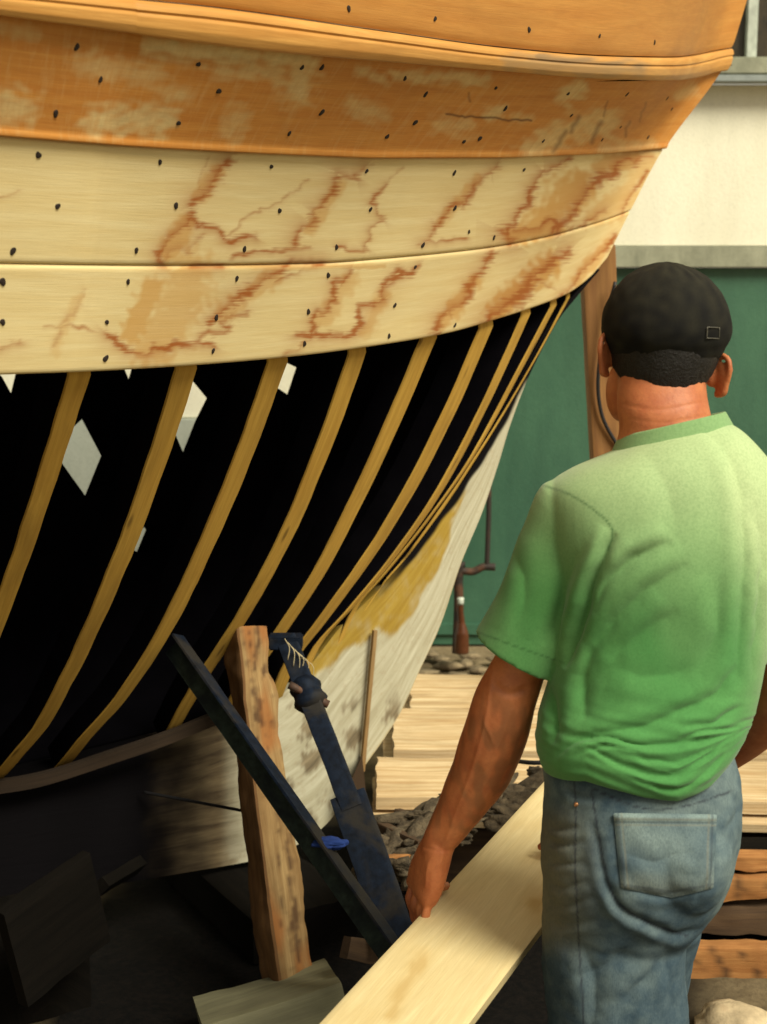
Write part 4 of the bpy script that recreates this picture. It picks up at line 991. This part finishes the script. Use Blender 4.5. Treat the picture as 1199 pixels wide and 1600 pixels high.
for i in range(4):
    K = Kc+wv*(i-1.5)*.0225+np.array([0, 0, .004*math.sin(i)])
    Lf = [.80, .95, 1.03, .93][i]; r = [.0078, .0086, .0089, .0087][i]
    p1 = K+(-pn*.009+np.array([0, 0, -.034]))*Lf
    zb = ZB-.032-.010
    # where the finger meets the board's left edge
    tq = ((a0-p1)[0]*dn[1]-(a0-p1)[1]*dn[0])/(pn[0]*dn[1]-pn[1]*dn[0]); ex = p1+pn*tq
    p2 = np.array([p1[0], p1[1], zb+.004])+pn*min(tq*.5, .012); p3 = np.array([ex[0], ex[1], zb])+pn*.004; p4 = p3+pn*.022*Lf+wv*.002*(1.5-i)
    solids.append(limb([K+np.array([0, 0, .012]), K, lerp(K, p1, .5), p1, lerp(p1, p2, .55), p2, p3, p4], [r*.95, r*1.12, r*.95, r*1.08, r*.94, r*1.0, r*.92, r*.7], wv, 4, 14, 2))
    solids.append(ellip(K-pn*.006, (r*1.15, r*1.2, r*1.15), sub=2))
th0 = lerp(wr0, Kc, .25)+wv*.026; th1 = lerp(wr0, Kc, .62)+wv*.052+pn*.012; ep = th1-dn*0
tq = ((a0-th1)[0]*dn[1]-(a0-th1)[1]*dn[0])/(pn[0]*dn[1]-pn[1]*dn[0]); th2 = th1+pn*(tq*.6+.012); th2[2] = ZB+.020; th3 = th2+pn*.022+wv*.006; th3[2] = ZB+.011
solids.append(limb([th0, lerp(th0, th1, .5), th1, th2, th3], [.016, .015, .0125, .0115, .008], (0, 0, 1), 5, 14, 2))
# right arm, elbow out of frame, reaching forward to the board
RA = [at(1180, 800, 2.41), at(1215, 900, 2.40), at(1228, 1000, 2.41), at(1222, 1070, 2.43), at(1190, 1120, 2.50), at(1130, 1170, 2.60)]
rw = np.array([.40, 2.74, .72]); RA += [lerp(RA[-1], rw, .6), rw]
solids.append(limb(RA, [.055, .050, .046, .045, .046, .042, .035, .028], (1, 0, 0), 5))
hp = rw+np.array([-.035, .03, -.035]); solids.append(limb([rw, lerp(rw, hp, .5), hp], [(.028, .022), (.036, .018), (.040, .014)], (.6, .8, 0), 4, 20, 2.6))
for i in range(4):
    K = hp+np.array([.6, .8, 0])*(i-1.5)*.02; e_ = np.array([-.8, .6, 0])
    solids.append(limb([K-e_*.01, K, K+e_*.025+np.array([0, 0, .004]), K+e_*.045+np.array([0, 0, -.010]), K+e_*.062+np.array([0, 0, -.024])], [.010, .0098, .0088, .0085, .007], (.6, .8, 0), 4, 12, 2))
solids.append(limb([rw+np.array([.02, -.03, -.01]), rw+np.array([.0, -.055, -.03]), rw+np.array([-.03, -.06, -.055])], [.014, .012, .009], (0, 0, 1), 5, 12, 2))
# legs inside the jeans
lk, la_ = at(968, 1640, 2.36), np.array([.40, 2.34, .09]); rk, ra_ = np.array([.455, 2.56, .47]), np.array([.47, 2.55, .09])
hipL, hipR = at(955, 1400, 2.38), at(1020, 1380, 2.44)
solids.append(limb([hipL, lerp(hipL, lk, .5), lk, lerp(lk, la_, .4), la_], [.08, .075, .058, .052, .035], (1, 0, 0)))
solids.append(limb([hipR, lerp(hipR, rk, .5), rk, lerp(rk, ra_, .4), ra_], [.075, .068, .055, .05, .035], (1, 0, 0)))
man = fuse('person', solids, .0028, M['skin'], 7)
P = vco(man); Nn = vno(man); U, V = proj(P); dsp = np.zeros(len(P)); am = (U < 862) & (V > 1020)
for p, w, a in (([(770, 1050), (758, 1130), (735, 1210), (705, 1290), (688, 1350)], 3.2, .0014), ([(800, 1110), (768, 1190), (722, 1260)], 3, .0011), ([(758, 1130), (775, 1180), (752, 1240)], 2.6, .0010), ([(700, 1310), (672, 1345), (665, 1385)], 2.4, .0012), ([(690, 1330), (690, 1365), (684, 1392)], 2.2, .0010),
                ([(660, 1322), (688, 1330), (712, 1326)], 2.5, -.0012), ([(775, 1072), (795, 1084), (820, 1078)], 6, -.003)):
    d, sg, t = dist_poly(U[am], V[am], smooth_path(p, 16)); dsp[am] += a*np.exp(-(d/w)**2)
dsp[am] += np.array([.0016*mnoise.noise(Vector((p[0]*38, p[1]*38, p[2]*14))) for p in P[am]])
nk = (U > 950) & (U < 1120) & (V > 600) & (V < 670); 
for p, w, a in (([(975, 632), (1030, 640), (1100, 628)], 2.5, -.0007), ([(985, 655), (1040, 660), (1100, 650)], 2.2, -.0006)):
    d, sg, t = dist_poly(U[nk], V[nk], smooth_path(p, 16)); dsp[nk] += a*np.exp(-(d/w)**2)
man.data.vertices.foreach_set('co', (P+Nn*dsp[:, None]).ravel()); man.data.update()
P = vco(man); U, V = proj(P); hz = np.array([mnoise.noise(Vector((p[0]*60, p[1]*60, p[2]*18))) for p in P])
fo = sstep(1060, 1120, V)*sstep(1330, 1290, V)*(U < 860); at_ = man.data.attributes.new('hairy', 'FLOAT', 'POINT'); at_.data.foreach_set('value', (fo*np.clip(hz*1.6+.15, 0, .55)).ravel())
base = np.array([.43, 2.42, 0.]); reparent_loc(man, base)
setp(man, 'man in green t-shirt, blue jeans and black cap holding the pale board', 'person')
def dress(o):
    o.parent = man; o.matrix_parent_inverse = man.matrix_world.inverted(); return o
def add_attr(o, name, vals):
    a = o.data.attributes.new(name, 'FLOAT', 'POINT'); a.data.foreach_set('value', np.asarray(vals, float).ravel())

# T-shirt
sh_r = [(1050, 672, 2.425, 66, .064, .24, -.14), (1052, 682, 2.42, 88, .084, .22, -.12), (1052, 700, 2.412, 118, .100, .14, -.07), (1046, 730, 2.405, 158, .118, .05, -.03), (1038, 768, 2.40, 182, .132), (1034, 830, 2.39, 178, .140), (1038, 900, 2.385, 170, .140), (1034, 980, 2.385, 164, .134), (1022, 1060, 2.38, 164, .134), (1008, 1120, 2.375, 166, .138), (1001, 1165, 2.37, 164, .142), (999, 1190, 2.37, 158, .142), (996, 1207, 2.372, 147, .134)]
S_ = [loft_rings([hring(*t[:5], tilt=(t[5] if len(t) > 5 else 0), tb=(t[6] if len(t) > 5 else 0)) for t in sh_r], 5)]
slv = [at(950, 790, 2.405), at(905, 800, 2.41), at(884, 850, 2.41), at(866, 900, 2.41), at(850, 945, 2.412), at(828, 990, 2.416), at(809, 1023, 2.42)]
S_.append(limb(slv, [.055, .068, .073, .074, .075, .0765, .077], (1, .0, .35), 5, 36))
srv = [at(1130, 790, 2.405), at(1180, 800, 2.40), at(1208, 850, 2.40), at(1226, 930, 2.40), at(1238, 1010, 2.405)]
S_.append(limb(srv, [.055, .064, .068, .070, .072], (1, 0, -.3), 5, 36))
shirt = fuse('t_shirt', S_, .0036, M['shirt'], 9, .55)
FO = [([(962, 832), (930, 900), (905, 985), (884, 1046)], 11, .018), ([(1052, 843), (1010, 862), (960, 898), (925, 960)], 13, .010), ([(1075, 880), (1010, 925), (945, 990), (905, 1060)], 15, .007),
      ([(1060, 950), (990, 1000), (930, 1060), (890, 1120)], 17, .005), ([(1100, 672), (1138, 708), (1155, 760), (1163, 820), (1160, 930), (1150, 1080)], 13, .007), ([(1180, 780), (1190, 860), (1184, 960), (1172, 1060)], 11, .006),
      ([(866, 1192), (926, 1162), (1000, 1168), (1080, 1162), (1159, 1166)], 7, .008), ([(1062, 1158), (1106, 1146), (1154, 1160)], 5, .006), ([(914, 1182), (973, 1208), (1053, 1212), (1133, 1185)], 6, .006),
      ([(985, 1188), (1066, 1190), (1125, 1176)], 5, .005), ([(1090, 1098), (1006, 1136), (935, 1152), (880, 1160)], 12, .006), ([(985, 1226), (1053, 1234), (1100, 1224), (1130, 1200)], 5, .005),
      ([(862, 1070), (868, 1120), (864, 1170)], 10, .008), ([(1150, 1040), (1110, 1090), (1050, 1115)], 12, .005), ([(1160, 1100), (1120, 1130), (1060, 1140)], 8, .005), ([(800, 850), (820, 920), (800, 990)], 14, .003), ([(900, 860), (880, 940), (850, 1010)], 14, .004),
      ([(1000, 700), (1040, 760), (1060, 860)], 26, .003), ([(930, 1010), (915, 1060), (910, 1130)], 12, .005), ([(960, 1040), (1010, 1060), (1090, 1040)], 18, .003), ([(1125, 900), (1120, 980), (1090, 1060)], 16, .004), ([(905, 1195), (950, 1176), (1010, 1182)], 5, .004), ([(1020, 1200), (1080, 1202), (1140, 1176)], 4, .004)]
folds(shirt, [(p, w, a*1.12) for p, w, a in FO], 3)
P = vco(shirt); Nn = vno(shirt)
wr_ = np.array([mnoise.noise(Vector((p[0]*13+p[2]*5, p[1]*12, p[2]*9-p[0]*6))) for p in P])*.0020+np.array([mnoise.noise(Vector((p[0]*30, p[1]*28, p[2]*19-p[0]*9))) for p in P])*.0005
U, V = proj(P); wst = sstep(1060, 1180, V); wr_ += wst*np.array([mnoise.noise(Vector((p[0]*9, p[1]*9, p[2]*70+p[0]*12))) for p in P])*.0035
P = P+Nn*wr_[:, None]
P[:, 2] += sstep(1090, 1235, V)*np.interp(U, [840, 880, 915, 960, 1010, 1060, 1110, 1140, 1165], [.004, .014, .024, .016, .004, 0, .016, .036, .060])
shirt.data.vertices.foreach_set('co', P.ravel())
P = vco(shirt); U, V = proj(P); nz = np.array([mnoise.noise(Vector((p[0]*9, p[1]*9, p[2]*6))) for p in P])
fade_light = np.clip(sstep(1010, 650, V+nz*26+(np.clip(960-U, 0, 200)*.55))*.80+.55*sstep(1130, 1215, U+nz*25)*sstep(1180, 950, V)+.10*sstep(-.3, .6, nz)*sstep(1200, 950, V), 0, .88)  # mild bleaching, plus light painted on the shoulders and right flank
add_attr(shirt, 'fade_light', fade_light)
ln = np.zeros(len(P))
for p, w in (([(846, 757), (895, 775), (942, 808), (958, 830), (950, 860)], 1.8), ([(737, 984), (790, 1004), (883, 1037)], 1.3)):
    d, sg, t = dist_poly(U, V, smooth_path(p, 20)); ln = np.maximum(ln, np.clip(1.4-d/w, 0, 1)*.6)
add_attr(shirt, 'line', ln)
shirt['label'] = 'faded green cotton t-shirt with painted-in top light, bunched at the waist'; dress(shirt)
# ribbed collar band
cr = []
for k, (dv, hw, dp) in enumerate(((18, 97, .091), (5, 91, .087), (-7, 85, .082), (-14, 81, .079), (-9, 78, .076), (12, 75, .073))):
    cr.append(hring(1050, 676+dv, 2.423, hw, dp, 0, 72, 2.1, .235, -.14))
cv, cf = loft_rings(cr, 2); cf = cf[:-2]
co_ = obj('collar', cv, cf, M['shirt'], None, None, {'fade_light': np.full(len(cv), .35), 'line': np.zeros(len(cv))}); dress(co_)
# jeans
J_ = [loft_rings([hring(999, 1165, 2.375, 138, .112), hring(1001, 1195, 2.375, 150, .122), hring(1003, 1230, 2.375, 153, .130), hring(1002, 1285, 2.37, 153, .138), hring(996, 1345, 2.37, 148, .140), hring(985, 1400, 2.375, 134, .130), hring(972, 1445, 2.38, 115, .110), hring(965, 1480, 2.385, 95, .09)], 5)]
J_.append(limb([at(962, 1380, 2.385), at(960, 1450, 2.38), at(960, 1520, 2.375), at(966, 1600, 2.37), at(970, 1680, 2.36), lerp(lk, la_, .35), lerp(lk, la_, .7), la_+np.array([0, 0, -.02])], [(.118, .105), (.119, .108), (.1175, .105), (.115, .100), (.108, .095), (.095, .09), (.085, .085), (.082, .085)], (1, 0, 0), 5, 36, 2.2))
J_.append(limb([at(1020, 1360, 2.44), lerp(hipR, rk, .4), lerp(hipR, rk, .8), rk, lerp(rk, ra_, .5), ra_+np.array([0, 0, -.02])], [(.09, .10), (.088, .09), (.085, .085), (.082, .082), (.08, .08), (.078, .08)], (1, 0, 0), 5, 36, 2.2))
J_.append(ellip(at(1068, 1345, 2.30), (.078, .082, .090)))
jeans = fuse('jeans', J_, .004, M['shirt'], 8, .55)
JF = [([(945, 1372), (968, 1418), (1010, 1442), (1060, 1462), (1100, 1450)], 8, .009), ([(925, 1280), (935, 1330), (950, 1385), (975, 1430)], 8, .005), ([(852, 1290), (880, 1296), (905, 1290)], 6, .005), ([(852, 1318), (880, 1322), (915, 1312)], 6, .005),
      ([(850, 1350), (885, 1352), (915, 1345)], 6, .005), ([(850, 1380), (880, 1388), (920, 1378)], 7, .005), ([(850, 1412), (890, 1415), (930, 1400)], 6, .005), ([(850, 1440), (885, 1450), (935, 1440)], 7, .004), ([(1000, 1470), (960, 1500), (900, 1530)], 12, .006), ([(1050, 1480), (1000, 1540), (960, 1600)], 14, .006),
      ([(910, 1480), (930, 1540), (925, 1610)], 14, .006), ([(975, 1330), (1020, 1345), (1080, 1330)], 12, .004), ([(1120, 1310), (1112, 1360), (1085, 1410)], 8, .006), ([(985, 1385), (1030, 1400), (1085, 1390)], 8, .005), ([(1145, 1230), (1150, 1270), (1130, 1300)], 6, .004), ([(880, 1225), (900, 1245), (940, 1250)], 6, .004), ([(1040, 1500), (1050, 1560), (1045, 1620)], 10, .005)]
folds(jeans, [(p, w, a*1.0) for p, w, a in JF], 11)
P = vco(jeans); Nn = vno(jeans); wr_ = np.array([mnoise.noise(Vector((p[0]*14, p[1]*13, p[2]*12+p[0]*6))) for p in P])*.004+np.array([mnoise.noise(Vector((p[0]*34, p[1]*30, p[2]*40))) for p in P])*.0018
jeans.data.vertices.foreach_set('co', (P+Nn*wr_[:, None]).ravel()); P = vco(jeans); U, V = proj(P)
nz = np.array([mnoise.noise(Vector((p[0]*12, p[1]*12, p[2]*10))) for p in P]); n2 = np.array([mnoise.noise(Vector((p[0]*50, p[1]*50, p[2]*60))) for p in P])
seam = np.zeros(len(P))
for p, w in (([(897, 1215), (900, 1260), (899, 1340), (902, 1420), (908, 1520), (914, 1620)], 1.4), ([(925, 1232), (1000, 1262), (1060, 1262), (1150, 1235)], 1.3), ([(925, 1238), (935, 1300), (950, 1375), (968, 1412), (1012, 1440), (1075, 1463)], 1.5)):
    d, sg, t = dist_poly(U, V, smooth_path(p, 30)); seam = np.maximum(seam, np.clip(1.5-d/w, 0, 1)*.75)
add_attr(jeans, 'seam', seam); add_attr(jeans, 'stitch', np.zeros(len(P)))
worn = np.clip(.5*np.exp(-(((U-1040)/75)**2+((V-1330)/60)**2))+.45*np.exp(-(((U-960)/60)**2+((V-1560)/90)**2))+nz*.55+n2*.25+.30*sstep(1090, 1150, U), 0, 1)
add_attr(jeans, 'worn', worn); add_attr(jeans, 'dirty', np.clip(sstep(960, 870, U+nz*30)*sstep(1240, 1300, V)*sstep(1520, 1440, V)*.75+nz*.2, 0, 1))
def denim():
    m, nt, b = newmat('worn_denim'); v = mapped(nt, 'Object', (1, 1, 1)); n1 = noise(nt, v, 40, 6, .75); n2 = noise(nt, mapped(nt, 'Object', (1, 1, .35)), 420, 3, .8)
    c = mix(nt, fr(nt, n1, .35, .7), (.042, .072, .098), (.085, .125, .145)); c = mix(nt, attr(nt, 'worn'), c, (.25, .33, .32)); c = mix(nt, attr(nt, 'dirty'), c, (.15, .14, .095))
    c = mix(nt, fr(nt, n2, .4, .7, 0, .45), c, (.03, .05, .07)); c = mix(nt, attr(nt, 'seam'), c, (.028, .032, .045)); c = mix(nt, attr(nt, 'stitch'), c, (.24, .20, .12))
    nt.links.new(c, b.inputs['Base Color']); b.inputs['Roughness'].default_value = .92; b.inputs['Specular IOR Level'].default_value = .1; bump(nt, b, n2, .5, .0015); return m
M['denim'] = denim(); jeans.data.materials.clear(); jeans.data.materials.append(M['denim']); jeans['label'] = 'worn blue jeans, dusty at the side'
dress(jeans)
# back pocket, laid on the seat
bv = bvh_of(jeans)   # world space: the object has no transform of its own
PK = [(960, 1272), (1119, 1274), (1114, 1385), (1062, 1404), (972, 1388)]
nu, nv = 90, 74; Pk = np.zeros((nv, nu, 3)); pu = np.zeros((nv, nu)); pv = np.zeros((nv, nu))
for i in range(nv):
    q = i/(nv-1)
    for j in range(nu):
        t = j/(nu-1); l = lerp(np.array(PK[0]), np.array(PK[4]), q); r_ = lerp(np.array(PK[1]), np.array(PK[2]), q); p = lerp(l, r_, t); p = p+np.array([0, 16*q**6*(1-abs(2*t-1.1))])
        d = Vector(ray(*p)).normalized(); hit, nrm, ix, ds = bv.ray_cast(Vector((0, 0, CH)), d)
        if hit is None: hit, nrm, ix, ds = bv.find_nearest(Vector(at(*p, 2.26)))
        ed = min(q, 1-q, t, 1-t); Pk[i, j] = np.array(hit)-np.array(d)*(.0032*min(1, ed/.03)+.001+.003*math.exp(-((q-.04)/.05)**2)); pu[i, j] = t; pv[i, j] = q
sm = np.zeros((nv, nu)); sm[(np.abs(pu-.04) < .014) | (np.abs(pu-.96) < .014) | (np.abs(pv-.10) < .016) | (np.abs(pv-.95) < .016)] = .38
nzp = np.array([[mnoise.noise(Vector((p[0]*25, p[1]*25, p[2]*25))) for p in r] for r in Pk])
wp = np.clip(.30+.35*np.exp(-((pv-.05)/.08)**2)+.4*nzp+.25*np.exp(-((pu-pv*.8-.1)/.18)**2), 0, 1)
stc = np.zeros((nv, nu)); stc[(np.abs(pu-.07) < .013) | (np.abs(pu-.93) < .013) | (np.abs(pv-.06) < .016) | (np.abs(pv-.14) < .016)] = .22
pk = thick_grid('back_pocket', Pk, .002, M['denim'], None, attrs={'stitch': stc, 'seam': sm, 'worn': wp, 'dirty': np.clip((pv-.7)*.8+nzp*.3, 0, 1)}); dress(pk)
rv = at(901, 1257, 2.2); hit, nrm, ix, ds = bv.ray_cast(Vector((0, 0, CH)), Vector(ray(901, 1257)).normalized())
if hit is not None:
    rv_ = blob('rivet', hit, (.004, .003, .004), plain('copper', (.5, .25, .12), .4, .8), None, None, sub=2, amp=0); dress(rv_)
# shoes
for (x, y) in ((la_[0], la_[1]), (ra_[0], ra_[1])):
    s_o = fuse('shoe', [limb([np.array([x+.02, y-.09, .05]), np.array([x, y, .055]), np.array([x-.05, y+.09, .042]), np.array([x-.09, y+.16, .032])], [(.035, .045), (.042, .050), (.046, .038), (.036, .026)], (1, .4, 0), 5), limb([np.array([x, y, .05]), np.array([x, y, .11])], [.045, .045], (1, 0, 0))], .005, M['cable'], 5); dress(s_o)
# cap
capc = at(1041, 512, HY+.005); rx, ry, rz = .0995, .114, .100
cr = []; nr_ = 40; na = 96
for i in range(nr_+1):
    e = lerp(-.50, math.pi/2-.001, i/nr_); row = []
    for j in range(na):
        g = 2*math.pi*j/na; k = 1+.022*mnoise.noise(Vector((math.cos(g)*1.8, math.sin(g)*1.8, e*1.6+4)))+.012*mnoise.noise(Vector((math.cos(g)*4, math.sin(g)*4, e*6)))+.004*mnoise.noise(Vector((math.cos(g)*9, math.sin(g)*9, e*14)))-.012*math.exp(-((e+.30)/.05)**2)
        sm_ = abs(((g/(math.pi/3)+.28) % 1)-.5); k -= .016*math.exp(-((.5-sm_)/.022)**2)
        ce = math.cos(e) if e > 0 else 1-.20*(e/-.50)**2
        z = math.sin(e) if e > 0 else e*.95
        row.append((capc[0]+rx*ce*math.cos(g)*k, capc[1]+ry*ce*math.sin(g)*k+(.012*z if z > 0 else 0), capc[2]+rz*z*k*(1.0 if z > 0 else 1)-.010*math.sin(g)*(1 if e < .3 else 0)*0))
    cr.append(row)
V_ = np.array(cr).reshape(-1, 3); fa = gridfaces(nr_+1, na, closed=True)
cl = np.zeros((nr_+1, na)); 
for j in range(na):
    sm_ = abs(((2*math.pi*j/na/(math.pi/3)+.28) % 1)-.5)
    if sm_ > .47: cl[:, j] = .0
cap = obj('cap', V_, fa, M['cap'], None, None, {'fade_light': np.clip([[.45*(i/nr_)+.3*mnoise.noise(Vector((i*.3, j*.3, 0))) for j in range(na)] for i in range(nr_+1)], 0, 1), 'line': np.zeros((nr_+1, na))})
md = cap.modifiers.new('t', 'SOLIDIFY'); md.thickness = .003; md.offset = 1
cap['label'] = 'worn black cloth cap with a small buckle at the back'; dress(cap)
# peak on the far side, rim band, button and buckle
pkr = []
for i in range(10):
    q = i/9; row = []
    for j in range(30):
        g = lerp(R(28), R(152), j/29); r_ = 1+.62*q*math.sin((g-R(28))/R(124)*math.pi)**.5
        row.append((capc[0]+rx*.98*math.cos(g)*(1+.1*q), capc[1]+ry*.98*math.sin(g)*r_, capc[2]-.040-.018*q-.02*abs(math.cos(g))*q))
    pkr.append(row)
pko = thick_grid('peak', np.array(pkr), .003, M['cap'], cap, attrs={'fade_light': np.zeros((10, 30)), 'line': np.zeros((10, 30))})
bd_ = blob('button', (capc[0], capc[1]+.012, capc[2]+rz), (.007, .007, .004), M['cap'], None, None, sub=2, amp=0, parent=cap)
M['buckle'] = plain('dull_buckle', (.14, .135, .11), .5, .5)
bvc = bvh_of(cap); fr_ = [(1106, 511), (1125, 512), (1124, 529), (1105, 528)]
pts = []
for p in fr_+fr_[:1]:
    d = Vector(ray(*p)).normalized(); hit, nrm, ix, ds = bvc.ray_cast(Vector((0, 0, CH)), d); pts.append(np.array(hit if hit else at(*p, 2.38))-np.array(d)*.0085)
for a_, b_ in zip(pts[:-1], pts[1:]):
    tube('buckle_bar', [a_, b_], .0008, M['buckle'], cap, n=6, seg=8)
# short hair below the cap at the nape
hr = []
for i in range(26):
    q = i/25; row = []
    for j in range(70):
        t = j/69; g = lerp(R(188), R(350), t); bot = lerp(.050, .104, math.sin(math.pi*t**.85)**1.8)+.006*mnoise.noise(Vector((t*20, 0, 1))); z = lerp(-.010, -bot, q)
        k = 1.035-.05*q; row.append((hd[0]+.0835*math.cos(g)*k, hd[1]+.005+.1005*math.sin(g)*k+.022*q**2, hd[2]+.015+z))
    hr.append(row)
hr = np.array(hr); hn = normals(hr); hr = hr+hn*(np.array([[.0012*mnoise.noise(Vector((p[0]*400, p[1]*400, p[2]*90))) for p in r] for r in hr]))[..., None]
ho = thick_grid('hair', hr, .004, M['hair'], None); dress(ho)
# hair fringe strands to break the nape line
V_ = []; f_ = []
for i in range(900):
    t = random.random(); j = int(t*69); p = hr[-1-random.randint(0, 5), j]+np.array([random.uniform(-.001, .001), 0, 0]); n = hn[-1, j]*np.sign((hn[-1, j]@np.array([0, -1, 0]))+1e-6)
    dd = np.array([random.uniform(-.3, .3), .05, -1]); dd /= np.linalg.norm(dd); L_ = random.uniform(.004, .012); w_ = np.cross(dd, n); w_ = w_/np.linalg.norm(w_)*.0005; p = p+n*.001; k = len(V_)
    V_ += [p-w_, p+w_, p+dd*L_+n*.0008]; f_.append((k, k+1, k+2))
st2 = obj('nape_hair', V_, f_, M['hair'], ho)
for sx in (-1, 1):
    e = blob('eye', hd+np.array([sx*.031, .094, .008]), (.012, .008, .006), M['cap'], None, None, sub=2, amp=0); dress(e)
